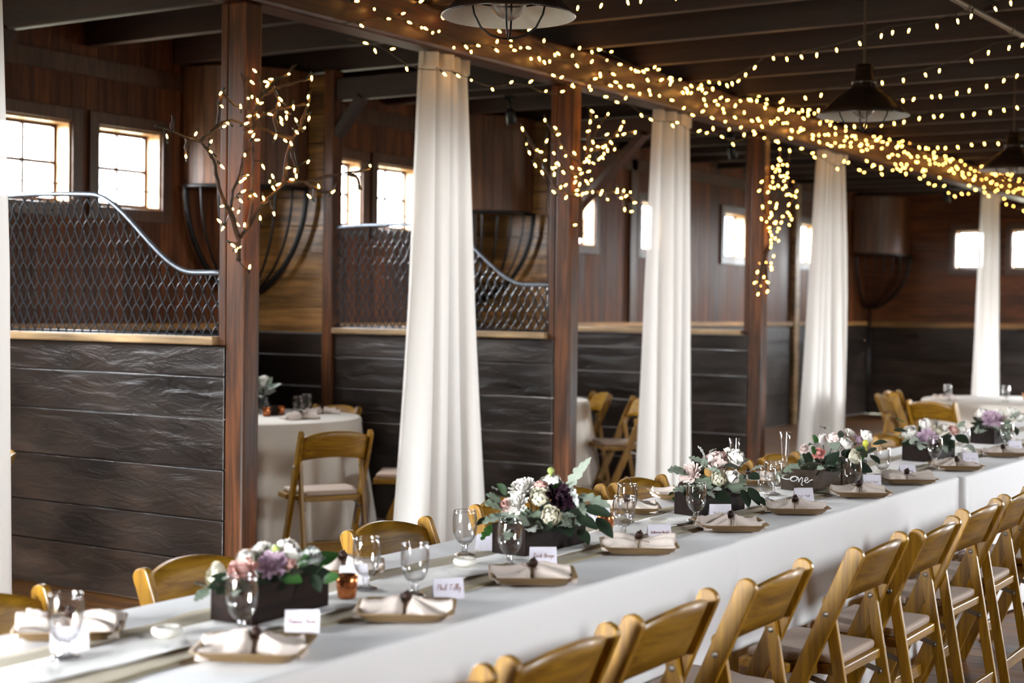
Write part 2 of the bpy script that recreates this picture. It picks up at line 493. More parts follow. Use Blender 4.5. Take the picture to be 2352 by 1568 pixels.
TWIGS_A_BULBS=[(5.474,4.992,2.611),(5.618,4.905,2.609),(5.718,4.847,2.599),(5.543,4.951,2.578),(5.522,4.964,2.564),(5.528,4.960,2.547),(5.464,4.999,2.556),(5.213,4.961,2.471),(5.704,4.856,2.507),(5.449,5.009,2.479),(5.465,4.999,2.487),(5.488,4.985,2.471),(5.503,4.976,2.460),(5.585,4.926,2.485),(5.579,4.930,2.462),(5.703,4.857,2.471),(5.221,4.963,2.413),(5.401,5.012,2.434),(5.640,4.893,2.452),(5.454,5.006,2.395),(5.491,4.984,2.400),(5.541,4.953,2.411),(5.612,4.910,2.425),(5.611,4.911,2.401),(5.589,4.925,2.393),(5.590,4.924,2.373),(5.653,4.886,2.391),(5.709,4.854,2.404),(5.280,4.979,2.341),(5.248,4.970,2.323),(5.443,5.013,2.360),(5.689,4.865,2.356),(5.460,5.003,2.322),(5.473,4.996,2.305),(5.489,4.986,2.285),(5.657,4.885,2.334),(5.566,4.939,2.305),(5.608,4.914,2.290),(5.633,4.899,2.277),(5.127,4.936,2.239),(5.122,4.935,2.194),(5.439,5.017,2.210),(5.231,4.965,2.136),(5.516,4.971,2.160),(5.709,4.856,2.195),(5.622,4.907,2.161),(5.651,4.890,2.150),(5.658,4.886,2.124),(5.639,4.897,2.106),(5.557,4.946,2.116),(5.544,4.954,2.090),(5.581,4.932,2.079),(5.560,4.945,2.061),(5.450,5.011,2.118),(5.439,5.018,2.099),(5.412,5.014,2.083),(5.757,4.829,2.080),(5.821,4.792,2.056),(5.716,4.853,2.029),(5.519,4.970,2.010),(5.432,5.019,2.038),(5.484,4.991,2.024),(5.462,5.004,2.017),(5.409,5.013,1.992),(5.233,4.965,1.954),(5.331,4.991,1.947),(5.386,5.006,1.938),(5.564,4.943,1.939),(5.507,4.978,1.915),(5.378,5.004,1.879),(5.442,5.018,1.879),(5.208,4.958,1.884),(5.241,4.967,1.853),(5.335,4.992,1.778),(5.392,5.007,1.770),(5.366,5.000,1.757),(5.466,5.005,1.681),(4.741,4.823,2.217),(4.991,4.898,2.259),(4.905,4.872,2.150),(6.044,4.740,2.201),(5.960,4.740,2.067)]
TWIGS_B_STEMS=[[(8.591,5.002,1.957),(8.583,5.003,2.071),(8.575,5.005,2.193),(8.564,5.008,2.249),(8.571,5.005,2.357),(8.587,4.999,2.430),(8.642,4.982,2.506),(8.756,4.948,2.558),(8.832,4.925,2.630),(8.920,4.900,2.703),(8.943,4.893,2.749)],
[(8.565,5.008,2.228),(8.433,5.021,2.227),(8.248,4.993,2.262),(8.139,4.976,2.322),(8.030,4.959,2.401),(7.889,4.936,2.475),(7.716,4.908,2.570)],
[(8.552,5.010,2.342),(8.392,5.015,2.393),(8.299,5.001,2.419)],
[(8.573,5.003,2.436),(8.426,5.021,2.488),(8.314,5.004,2.533),(8.167,4.981,2.600),(8.068,4.966,2.657)],
[(8.566,5.007,2.242),(8.687,4.971,2.264),(8.892,4.911,2.277),(9.004,4.880,2.254),(9.057,4.866,2.213)],
[(8.943,4.897,2.265),(8.966,4.891,2.164)],
[(8.642,4.982,2.506),(8.659,4.976,2.586),(8.713,4.959,2.684),(8.798,4.934,2.779)],
[(8.832,4.925,2.630),(9.043,4.866,2.685)],
[(8.606,4.993,2.446),(8.638,4.982,2.649),(8.653,4.976,2.779)]]
TWIGS_B_BULBS=[(8.046,4.955,2.658),(8.213,4.981,2.628),(8.263,4.989,2.593),(7.700,4.898,2.564),(8.078,4.960,2.533),(7.758,4.907,2.480),(7.809,4.915,2.434),(7.925,4.935,2.462),(7.986,4.945,2.457),(7.901,4.930,2.367),(8.058,4.956,2.412),(8.194,4.978,2.470),(8.311,4.996,2.515),(8.388,5.008,2.470),(8.012,4.948,2.331),(8.175,4.974,2.373),(8.223,4.982,2.383),(8.237,4.984,2.409),(8.273,4.990,2.408),(8.206,4.979,2.338),(8.353,5.002,2.364),(8.314,4.996,2.265),(8.391,5.007,2.285),(8.200,4.978,2.228),(8.404,5.009,2.208),(8.501,5.010,2.498),(8.485,5.016,2.404),(8.548,4.996,2.400),(8.562,4.992,2.372),(8.517,5.006,2.349),(8.513,5.008,2.315),(8.550,4.996,2.302),(8.528,5.003,2.263),(8.529,5.003,2.235),(8.575,4.989,2.241),(8.605,4.980,2.250),(8.662,4.963,2.260),(8.744,4.939,2.272),(8.734,4.942,2.252),(8.794,4.925,2.219),(8.879,4.900,2.286),(8.874,4.901,2.270),(8.936,4.884,2.284),(8.998,4.867,2.278),(8.958,4.878,2.251),(8.916,4.890,2.236),(9.039,4.856,2.212),(8.948,4.881,2.162),(9.010,4.864,2.152),(8.520,5.008,2.040),(8.588,4.983,2.537),(8.643,4.966,2.532),(8.656,4.962,2.581),(8.697,4.950,2.556),(8.743,4.937,2.556),(8.764,4.930,2.567),(8.784,4.925,2.540),(8.846,4.907,2.550),(8.812,4.916,2.593),(8.754,4.934,2.514),(8.740,4.938,2.489),(8.713,4.946,2.478),(8.627,4.972,2.489),(8.607,4.978,2.465),(8.626,4.972,2.454),(8.590,4.983,2.449),(8.662,4.961,2.444),(8.625,4.973,2.390),(8.648,4.966,2.337),(8.608,4.979,2.325),(8.623,4.974,2.310),(8.775,4.927,2.642),(8.868,4.900,2.643),(8.925,4.884,2.657),(8.892,4.893,2.683),(8.899,4.891,2.699),(8.921,4.884,2.735),(9.029,4.855,2.677),(8.613,4.974,2.649),(8.701,4.948,2.686),(8.628,4.969,2.710),(8.680,4.954,2.749),(8.780,4.924,2.774),(8.642,4.965,2.780)]
TWIGS_C_STEMS=[[(11.414,5.003,1.632),(11.478,5.010,1.812),(11.581,5.020,1.928),(11.701,5.026,2.045),(11.695,5.026,2.192),(11.748,5.015,2.365),(11.800,5.004,2.596),(11.811,5.001,2.825)],
[(11.696,5.026,2.170),(11.916,4.987,2.306),(12.036,4.965,2.452),(12.075,4.958,2.547),(12.020,4.967,2.589)],
[(11.695,5.026,2.192),(11.527,5.017,2.352),(11.432,5.008,2.501)],
[(11.748,5.015,2.365),(11.929,4.983,2.491),(11.931,4.981,2.675),(11.956,4.976,2.837)],
[(11.800,5.004,2.596),(11.711,5.019,2.669)],
[(11.916,4.987,2.306),(12.023,4.969,2.266)],
[(11.581,5.020,1.928),(11.661,5.027,1.738),(11.665,5.027,1.658)]]
TWIGS_C_BULBS=[(11.783,4.991,2.830),(11.932,4.966,2.831),(11.774,4.994,2.753),(11.797,4.990,2.738),(11.833,4.984,2.706),(11.899,4.972,2.709),(11.688,5.009,2.672),(11.766,4.995,2.696),(11.739,5.000,2.659),(11.788,4.992,2.657),(11.727,5.002,2.642),(11.905,4.972,2.641),(11.806,4.989,2.611),(11.847,4.982,2.616),(11.900,4.973,2.606),(11.859,4.980,2.577),(11.691,5.009,2.594),(11.693,5.009,2.554),(11.454,5.002,2.539),(11.991,4.958,2.578),(11.393,4.996,2.462),(11.664,5.014,2.513),(11.719,5.005,2.511),(11.773,4.995,2.531),(11.888,4.976,2.533),(11.846,4.983,2.510),(12.052,4.948,2.502),(11.902,4.974,2.463),(11.937,4.968,2.471),(11.975,4.961,2.462),(12.035,4.951,2.459),(11.619,5.018,2.467),(11.657,5.017,2.388),(11.759,4.999,2.377),(11.748,5.001,2.350),(11.937,4.968,2.385),(12.069,4.946,2.375),(11.487,5.005,2.340),(11.681,5.013,2.302),(11.690,5.012,2.288),(11.663,5.017,2.262),(11.462,5.002,2.241),(11.600,5.016,2.227),(11.849,4.984,2.283),(11.929,4.970,2.318),(11.960,4.965,2.295),(11.988,4.961,2.267),(11.952,4.967,2.219),(11.833,4.987,2.233),(11.755,5.001,2.235),(11.737,5.004,2.222),(11.658,5.018,2.181),(11.794,4.994,2.183),(11.779,4.997,2.156),(11.669,5.016,2.151),(11.695,5.012,2.121),(11.746,5.003,2.098),(11.800,4.994,2.082),(11.686,5.014,2.084),(11.691,5.013,2.056),(11.685,5.014,2.025),(11.732,5.007,1.952),(11.434,4.998,1.887),(11.595,5.014,1.896),(11.698,5.013,1.892),(11.700,5.013,1.863),(11.707,5.012,1.841),(11.377,4.992,1.813),(11.546,5.009,1.775),(11.352,4.989,1.731),(11.306,4.984,1.725),(11.449,4.999,1.705),(11.646,5.018,1.737),(11.402,4.994,1.636),(11.641,5.017,1.662)]
BLOOMS={
'A':[('ranunculus','cream',(2.681,2.548,0.859),0.0280),('rose','white',(2.739,2.514,0.893),0.0271),('rose','white',(2.794,2.429,0.912),0.0355),('carnation','pink',(2.649,2.441,0.879),0.0364),('dahlia','lavender',(2.729,2.419,0.891),0.0318),('carnation','pink',(2.760,2.389,0.889),0.0175),('dahlia','white',(2.775,2.496,0.914),0.0252),('bud','green',(2.757,2.432,0.923),0.0093),('dahlia','grey',(2.845,2.388,0.905),0.0210)],
'B':[('dahlia','white',(3.969,2.507,0.950),0.0401),('dahlia','white',(3.899,2.484,0.912),0.0329),('ranunculus','cream',(3.946,2.430,0.929),0.0290),('carnation','pink',(3.890,2.516,0.907),0.0198),('ranunculus','cream',(3.928,2.381,0.878),0.0288),('rose','white',(4.035,2.441,0.965),0.0349),('rose','pink',(3.989,2.457,0.959),0.0200),('carnation','pink',(4.029,2.377,0.952),0.0173),('succulent','burgundy',(3.980,2.377,0.931),0.0422),('bud','green',(4.025,2.440,1.004),0.0107)],
'C':[('rose','blush',(5.092,2.384,0.954),0.0428),('rose','white',(5.149,2.332,0.966),0.0382),('carnation','pink',(5.125,2.370,0.975),0.0175),('dahlia','blush',(5.023,2.453,0.914),0.0379),('ranunculus','cream',(5.032,2.346,0.899),0.0282),('tulip','white',(5.059,2.304,0.904),0.0250),('rose','white',(5.152,2.365,0.989),0.0160)],
'D':[('rose','blush',(6.229,2.368,0.960),0.0352),('ranunculus','white',(6.226,2.316,0.945),0.0295),('carnation','coral',(6.145,2.404,0.905),0.0258),('carnation','blush',(6.122,2.458,0.923),0.0221),('rose','white',(6.322,2.260,0.973),0.0316),('dahlia','lavender',(6.285,2.280,0.958),0.0241),('ranunculus','cream',(6.207,2.270,0.892),0.0294),('bud','yellow',(6.262,2.241,0.949),0.0129),('dahlia','white',(6.304,2.326,0.984),0.0261),('tulip','white',(6.231,2.419,0.953),0.0224)],
'E':[('rose','white',(7.542,2.470,0.905),0.0371),('dahlia','lavender',(7.539,2.382,0.878),0.0456),('tulip','white',(7.614,2.416,0.941),0.0285),('carnation','pink',(7.661,2.287,0.917),0.0284),('rose','white',(7.655,2.333,0.928),0.0263),('rose','white',(7.712,2.263,0.926),0.0285),('ranunculus','cream',(7.616,2.356,0.914),0.0240)],
'F':[('dahlia','lavender',(8.813,2.413,0.902),0.0521),('rose','white',(8.855,2.480,0.932),0.0375),('rose','white',(8.903,2.404,0.928),0.0375),('rose','white',(8.949,2.333,0.939),0.0350),('carnation','blush',(8.891,2.366,0.906),0.0249),('tulip','white',(8.937,2.295,0.912),0.0274)],
}
LEAVES={
'A':[('eucalyptus_leaf','green',(2.801,2.324,0.857),(2.795,2.271,0.866),0.0186),('dusty_miller_leaf','sage',(2.655,2.550,0.831),(2.598,2.542,0.855),0.0145),('dusty_miller_leaf','sage',(2.654,2.552,0.828),(2.605,2.549,0.810),0.0166),('dusty_miller_leaf','white',(2.672,2.525,0.844),(2.619,2.501,0.808),0.0228),('dusty_miller_leaf','white',(2.677,2.516,0.834),(2.630,2.482,0.806),0.0166),('dusty_miller_leaf','sage',(2.722,2.447,0.845),(2.732,2.387,0.842),0.0269),('dusty_miller_leaf','sage',(2.719,2.451,0.840),(2.709,2.427,0.808),0.0269),('eucalyptus_leaf','dark',(2.772,2.369,0.877),(2.707,2.342,0.879),0.0145),('eucalyptus_leaf','dark',(2.778,2.361,0.888),(2.770,2.308,0.911),0.0166),('eucalyptus_leaf','dark',(2.789,2.343,0.867),(2.771,2.307,0.833),0.0145),('dusty_miller_leaf','grey',(2.773,2.370,0.913),(2.737,2.280,0.937),0.0124),('eucalyptus_leaf','green',(2.795,2.335,0.873),(2.766,2.291,0.898),0.0104),('dusty_miller_leaf','pale',(2.767,2.378,0.887),(2.727,2.311,0.912),0.0104)],
'B':[('dusty_miller_leaf','pale',(4.010,2.369,0.960),(4.006,2.289,1.058),0.0213),('dusty_miller_leaf','sage',(4.031,2.335,0.934),(4.030,2.228,0.909),0.0293),('dusty_miller_leaf','sage',(4.024,2.346,0.933),(4.013,2.308,0.878),0.0186),('eucalyptus_leaf','dark',(4.034,2.328,0.901),(4.030,2.227,0.883),0.0213),('eucalyptus_leaf','dark',(4.023,2.344,0.874),(3.994,2.256,0.845),0.0213),('eucalyptus_leaf','dark',(4.056,2.294,0.868),(4.037,2.226,0.817),0.0213),('eucalyptus_leaf','dark',(4.027,2.338,0.834),(3.986,2.280,0.798),0.0200),('eucalyptus_leaf','dark',(4.005,2.372,0.847),(3.960,2.329,0.820),0.0226),('dusty_miller_leaf','sage',(3.995,2.389,0.860),(4.002,2.332,0.844),0.0213),('dusty_miller_leaf','sage',(3.955,2.451,0.885),(3.901,2.413,0.833),0.0266),('dusty_miller_leaf','sage',(3.905,2.529,0.897),(3.825,2.552,0.917),0.0266),('dusty_miller_leaf','sage',(3.898,2.540,0.917),(3.844,2.556,0.941),0.0213),('eucalyptus_leaf','green',(3.909,2.524,0.937),(3.875,2.539,0.970),0.0186),('dusty_miller_leaf','sage',(3.905,2.528,0.871),(3.808,2.546,0.860),0.0239),('dusty_miller_leaf','green',(3.890,2.550,0.844),(3.824,2.562,0.805),0.0213),('eucalyptus_leaf','dark',(3.884,2.562,0.864),(3.807,2.564,0.852),0.0186),('eucalyptus_leaf','green',(3.988,2.402,0.952),(3.936,2.351,0.986),0.0173),('eucalyptus_leaf','dark',(3.984,2.406,0.906),(3.945,2.352,0.895),0.0173),('dusty_miller_leaf','sage',(3.898,2.540,0.877),(3.867,2.449,0.875),0.0160),('dusty_miller_leaf','sage',(3.923,2.500,0.858),(3.872,2.498,0.825),0.0173),('dusty_miller_leaf','sage',(3.892,2.552,0.950),(3.828,2.526,0.965),0.0106),('dusty_miller_leaf','white',(4.014,2.363,0.962),(3.986,2.318,0.906),0.0133)],
'C':[('dusty_miller_leaf','sage',(5.013,2.467,0.915),(4.910,2.487,0.930),0.0285),('dusty_miller_leaf','sage',(5.041,2.423,0.900),(4.993,2.361,0.846),0.0349),('dusty_miller_leaf','sage',(5.112,2.314,0.910),(5.083,2.309,0.850),0.0476),('dusty_miller_leaf','sage',(5.052,2.408,0.948),(4.995,2.447,0.974),0.0190),('dusty_miller_leaf','white',(5.051,2.411,0.972),(5.009,2.417,1.015),0.0143),('dusty_miller_leaf','sage',(5.048,2.415,0.932),(4.982,2.375,0.979),0.0159),('dusty_miller_leaf','pale',(5.063,2.393,0.991),(5.032,2.357,1.008),0.0111),('eucalyptus_leaf','dark',(5.120,2.302,0.934),(5.038,2.324,0.947),0.0222),('eucalyptus_leaf','dark',(5.120,2.302,0.942),(5.103,2.260,0.969),0.0222),('dusty_miller_leaf','sage',(5.142,2.268,0.926),(5.118,2.212,0.948),0.0238),('eucalyptus_leaf','dark',(5.137,2.275,0.911),(5.118,2.224,0.900),0.0206),('eucalyptus_leaf','green',(4.996,2.491,0.828),(4.959,2.472,0.807),0.0190),('eucalyptus_leaf','green',(4.993,2.496,0.841),(4.931,2.491,0.838),0.0111),('eucalyptus_leaf','dark',(5.137,2.273,0.863),(5.106,2.217,0.807),0.0222),('eucalyptus_leaf','dark',(5.149,2.253,0.832),(5.099,2.192,0.810),0.0159),('eucalyptus_leaf','dark',(5.124,2.293,0.855),(5.080,2.247,0.800),0.0206),('dusty_miller_leaf','sage',(5.056,2.401,0.932),(5.013,2.329,0.925),0.0159)],
'D':[('eucalyptus_leaf','green',(6.165,2.429,0.946),(6.098,2.403,0.989),0.0167),('eucalyptus_leaf','green',(6.161,2.435,0.942),(6.076,2.420,0.945),0.0093),('eucalyptus_leaf','green',(6.161,2.434,0.933),(6.106,2.408,0.902),0.0130),('eucalyptus_leaf','dark',(6.178,2.407,0.869),(6.144,2.402,0.831),0.0260),('eucalyptus_leaf','dark',(6.155,2.443,0.877),(6.073,2.436,0.853),0.0167),('dusty_miller_leaf','sage',(6.209,2.362,0.953),(6.139,2.325,0.923),0.0278),('eucalyptus_leaf','dark',(6.224,2.339,0.962),(6.155,2.310,1.009),0.0148),('eucalyptus_leaf','dark',(6.298,2.222,0.946),(6.279,2.153,0.960),0.0167),('eucalyptus_leaf','dark',(6.293,2.228,0.899),(6.252,2.175,0.869),0.0185),('eucalyptus_leaf','dark',(6.283,2.244,0.908),(6.277,2.195,0.930),0.0167),('eucalyptus_leaf','pale',(6.214,2.348,0.842),(6.153,2.313,0.813),0.0111),('eucalyptus_leaf','dark',(6.198,2.376,0.878),(6.140,2.363,0.838),0.0223),('dusty_miller_leaf','sage',(6.143,2.461,0.868),(6.085,2.481,0.853),0.0111),('dusty_miller_leaf','pale',(6.204,2.371,0.999),(6.177,2.370,1.028),0.0130),('eucalyptus_leaf','dark',(6.189,2.394,1.008),(6.111,2.385,1.022),0.0111),('eucalyptus_leaf','dark',(6.268,2.268,0.917),(6.206,2.216,0.897),0.0204)],
'E':[('eucalyptus_leaf','dark',(7.511,2.482,0.913),(7.453,2.525,0.919),0.0153),('eucalyptus_leaf','green',(7.506,2.492,0.957),(7.419,2.501,0.978),0.0109),('eucalyptus_leaf','dark',(7.593,2.354,0.915),(7.550,2.342,0.979),0.0131),('dusty_miller_leaf','sage',(7.594,2.354,0.926),(7.563,2.350,0.972),0.0197),('eucalyptus_leaf','dark',(7.616,2.316,0.872),(7.604,2.264,0.833),0.0306),('eucalyptus_leaf','dark',(7.646,2.271,0.895),(7.615,2.196,0.862),0.0284),('dusty_miller_leaf','sage',(7.605,2.334,0.861),(7.550,2.284,0.814),0.0262),('dusty_miller_leaf','sage',(7.516,2.472,0.870),(7.482,2.482,0.828),0.0218),('eucalyptus_leaf','pale',(7.678,2.220,0.852),(7.641,2.170,0.814),0.0153),('dusty_miller_leaf','sage',(7.653,2.263,0.938),(7.651,2.224,0.967),0.0175)],
'F':[('eucalyptus_leaf','dark',(8.803,2.467,0.898),(8.719,2.480,0.902),0.0199),('dusty_miller_leaf','sage',(8.863,2.372,0.887),(8.862,2.298,0.854),0.0349),('dusty_miller_leaf','pale',(8.815,2.444,0.836),(8.737,2.429,0.797),0.0199),('eucalyptus_leaf','dark',(8.903,2.309,0.863),(8.830,2.275,0.820),0.0199),('dusty_miller_leaf','sage',(8.890,2.331,0.912),(8.873,2.267,0.954),0.0299),('dusty_miller_leaf','sage',(8.876,2.351,0.850),(8.805,2.311,0.795),0.0249)],
}
GOBLETS=[(2.153,2.469),(2.457,2.269),(3.133,2.455),(3.115,2.288),(3.729,2.555),(3.598,2.311),(4.648,2.509),(4.289,2.329),(4.743,2.291),(5.716,2.426),(5.317,2.259),(5.949,2.175),(6.454,2.208),(7.415,2.320),(7.624,2.160),(8.658,2.284)]
FLUTES=[(5.925,2.690),(6.398,2.664)]
# ---------------------------------------------------------------- the barn
def planks(mb, a0, a1, step, holes, put_box, gap=.004, rng=RNG):
    """boards side by side from a0 to a1, cut where a hole (lo, hi) crosses them"""
    cuts = {a0, a1}
    for lo, hi in holes:
        cuts.add(lo); cuts.add(hi)
    x = a0
    while x < a1 - 1e-6:
        n = x + step * rng.uniform(.9, 1.1)
        near = [c for c in cuts if x + 1e-6 < c <= n + step * .25]
        n = min(near) if near else n
        n = min(n, a1)
        inside = any(lo - 1e-6 <= x and n <= hi + 1e-6 for lo, hi in holes)
        put_box(x + gap / 2, n - gap / 2, inside)
        x = n

# floor: one board layer with narrow gaps
b = MB()
planks(b, X_BACK, X_END, .16, [], lambda x0, x1, i: b.box((x0, Y_RIGHT, -.04), (x1, Y_WALL, 0)))
b.box((X_BACK, Y_RIGHT, -.07), (X_END, Y_WALL, -.035))
structure(b.obj('floor', M['floor']))
b = MB()
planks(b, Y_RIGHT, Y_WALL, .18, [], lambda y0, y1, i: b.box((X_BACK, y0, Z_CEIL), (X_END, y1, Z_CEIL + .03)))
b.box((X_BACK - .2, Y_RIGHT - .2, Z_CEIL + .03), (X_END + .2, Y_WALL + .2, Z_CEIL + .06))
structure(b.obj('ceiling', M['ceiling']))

# window wall: upright boards above, dark painted boards below
b = MB()
def wl(x0, x1, hole):
    if hole:
        b.box((x0, Y_WALL, RAIL_Z), (x1, Y_WALL + .16, WIN_Z[0]))
        b.box((x0, Y_WALL, WIN_Z[1]), (x1, Y_WALL + .16, Z_CEIL))
    else:
        b.box((x0, Y_WALL, RAIL_Z), (x1, Y_WALL + .1, Z_CEIL))
        b.box((x0 - .003, Y_WALL + .1, RAIL_Z), (x1 + .003, Y_WALL + .16, Z_CEIL))
planks(b, X_BACK, X_END, .13, WIN_LEFT, wl)
b.box((X_BACK, Y_WALL + .1, 0), (X_END, Y_WALL + .16, RAIL_Z))
zb = MB()
planks(zb, 0, RAIL_Z - .03, .22, [], lambda a, c, i: zb.box((X_BACK, Y_WALL - .02, a), (X_END, Y_WALL + .1, c)))
wall_left = structure(b.obj('wall_left', M['wallboard']))
w = zb.obj('wainscot', M['wainscot_x'], wall_left)
b = MB(); b.box((X_BACK, Y_WALL - .05, RAIL_Z - .03), (X_END, Y_WALL + .05, RAIL_Z + .015))
b.obj('rail', M['rail_x'], wall_left)
# end wall: level boards
b = MB()
def we(z0, z1, hole):
    if hole:
        ys = [Y_RIGHT] + [v for h in WIN_END for v in h] + [Y_WALL + .16]
        for i in range(0, len(ys), 2):
            b.box((X_END, ys[i], z0), (X_END + .1, ys[i + 1], z1))
            b.box((X_END + .1, ys[i], z0 - .003), (X_END + .16, ys[i + 1], z1 + .003))
    else:
        b.box((X_END, Y_RIGHT, z0), (X_END + .1, Y_WALL + .16, z1))
        b.box((X_END + .1, Y_RIGHT, z0 - .003), (X_END + .16, Y_WALL + .16, z1 + .003))
planks(b, RAIL_Z, Z_CEIL, .14, [WIN_Z], we)
b.box((X_END + .1, Y_RIGHT, 0), (X_END + .16, Y_WALL + .16, RAIL_Z))
wall_end = structure(b.obj('wall_end', M['endboard']))
zb = MB()
planks(zb, 0, RAIL_Z - .04, .22, [], lambda a, c, i: zb.box((X_END - .02, Y_RIGHT, a), (X_END + .1, Y_WALL, c)))
zb.obj('wainscot', M['wainscot'], wall_end)
b = MB(); b.box((X_END - .06, Y_RIGHT, RAIL_Z - .05), (X_END + .05, Y_WALL, RAIL_Z + .02))
b.obj('rail', M['cornerboard'], wall_end)
# walls behind the camera, with the open barn doors the daylight comes through
b = MB()
def wr(x0, x1, h):
    if not h:
        b.box((x0, Y_RIGHT - .12, 0), (x1, Y_RIGHT, Z_CEIL))
    elif x1 > 10:
        b.box((x0, Y_RIGHT - .12, DOOR_H), (x1, Y_RIGHT, Z_CEIL))
    else:
        b.box((x0, Y_RIGHT - .12, 0), (x1, Y_RIGHT, WIN_Z[0]))
        b.box((x0, Y_RIGHT - .12, WIN_Z[1]), (x1, Y_RIGHT, Z_CEIL))
planks(b, X_BACK, X_END, .3, DOOR_RIGHT + ADDED_WIN_RIGHT, wr, gap=0)
structure(b.obj('wall_right', M['wallboard']))
b = MB()
planks(b, Y_RIGHT, Y_WALL, .3, [DOOR_BACK], lambda y0, y1, h: b.box((X_BACK - .12, y0, DOOR_H if h else 0), (X_BACK, y1, Z_CEIL)), gap=0)
structure(b.obj('wall_back', M['wallboard']))

# windows: frame, muntins, pane, casing, a thin guard bar
def window(n, a, c, place):
    """place(u, d, z): u along the wall, d out through the wall"""
    z0, z1 = WIN_Z
    def bx(mb, u0, u1, d0, d1, za, zc):
        p, q = place(u0, d0, za), place(u1, d1, zc)
        mb.box(tuple(map(min, p, q)), tuple(map(max, p, q)))
    root = empty('window_%d' % n, place((a + c) / 2, 0, z0))
    structure(root)
    inv = Matrix.Translation(-Vector(root.location))
    def fin(mb, name, mat, par=root, bev=0):
        mb.b.transform(inv)
        return mb.obj(name, mat, par, bev)
    m = MB()
    t = .018
    bx(m, a, a + t, .0, .16, z0, z1); bx(m, c - t, c, .0, .16, z0, z1)
    bx(m, a + t, c - t, .0, .16, z0, z0 + t); bx(m, a + t, c - t, .0, .16, z1 - t, z1)
    fin(m, 'reveal', M['jamb'])
    m = MB()
    f = .022
    a2, c2, y0, y1 = a + t, c - t, .12, .15
    bx(m, a2, a2 + f, y0, y1, z0 + t, z1 - t); bx(m, c2 - f, c2, y0, y1, z0 + t, z1 - t)
    bx(m, a2 + f, c2 - f, y0, y1, z0 + t, z0 + t + f); bx(m, a2 + f, c2 - f, y0, y1, z1 - t - f, z1 - t)
    mid = (a + c) / 2; zm = (z0 + z1) / 2
    bx(m, mid - .011, mid + .011, y0 + .004, y1 - .004, z0 + t + f, z1 - t - f)
    bx(m, a2 + f, mid - .011, y0 + .004, y1 - .004, zm - .011, zm + .011)
    bx(m, mid + .011, c2 - f, y0 + .004, y1 - .004, zm - .011, zm + .011)
    fr = fin(m, 'sash', M['trim'])
    m = MB()
    bx(m, a2 + f, c2 - f, .134, .137, z0 + t + f, z1 - t - f)
    m.b.transform(inv)
    m.obj('pane', M['pane'], fr)
    m = MB()
    k = .085
    bx(m, a - k, a, -.022, 0, z0 - k, z1 + k); bx(m, c, c + k, -.022, 0, z0 - k, z1 + k)
    bx(m, a, c, -.022, 0, z1, z1 + k); bx(m, a, c, -.022, 0, z0 - k, z0)
    fin(m, 'casing', M['trim'], root, .004)
    m = MB()
    m.tube([place(a, .03, z0 + .13), place(c, .03, z0 + .13)], .006, 6)
    fin(m, 'guard_bar', M['iron'])
    return root
n = 0
for a, c in WIN_LEFT:
    n += 1
    window(n, a, c, lambda u, d, z: (u, Y_WALL + d, z))
for a, c in WIN_END:
    n += 1
    window(n, a, c, lambda u, d, z: (X_END + d, u, z))

b = MB(); b.box((14.58, Y_WALL - .03, 0), (14.72, Y_WALL - .0, Z_JOIST))
structure(b.obj('trim_1', M['trim'], bevel=.004))
b = MB(); b.box((19.1, Y_WALL - .07, 0), (19.24, Y_WALL - .0, Z_JOIST))
structure(b.obj('trim_2', M['rail'], bevel=.004))
b = MB(); b.box((X_BACK, Y_WALL - .03, 3.0), (X_END, Y_WALL, 3.12))
structure(b.obj('trim_3', M['trim']))

# posts of the colonnade, the beam they carry, and the joists on the beam
for i, x in enumerate(POST_X):
    root = empty('timber_post', (x + .055, POST_Y + .06, 0))
    tag(root, ['nearest brown timber post, between the mesh screen and the round table stall',
               'second brown timber post from the left, between the two middle curtains',
               'dark timber post farthest back, right of the second full curtain'][i], 'post', 'timber posts of the colonnade')
    w_ = .115
    m = MB(); m.box((-.055, -.06, 0), (-.055 + w_, .06, BEAM_Z0))
    m.obj('shaft', M['post'], root, .014)
    m = MB(); m.box((-.055, .0605, RAIL_Z - .043), (.045, .103, BEAM_Z0 - .002))
    m.obj('stop_board', M['post'], root, .006)
m = MB(); m.box((X_BACK, BEAM_Y0, BEAM_Z0), (X_END - .06, BEAM_Y1, BEAM_Z1))
tag(m.obj('main_beam', M['beam'], bevel=.02), 'long brown timber beam hung with fairy lights above the curtains', 'beam')
x = -2.7; k = 0
while x < 21.8:
    m = MB(); m.box((-.032, 0, 0), (.032, Y_WALL - Y_RIGHT - .06, Z_CEIL - Z_JOIST))
    o = m.obj('ceiling_joist', M['joist'], None, .006)
    o.location = (x, Y_RIGHT + .03, Z_JOIST)
    tag(o, 'dark wooden joist running across under the barn ceiling on the main beam', 'joist', 'ceiling joists')
    x += .81; k += 1

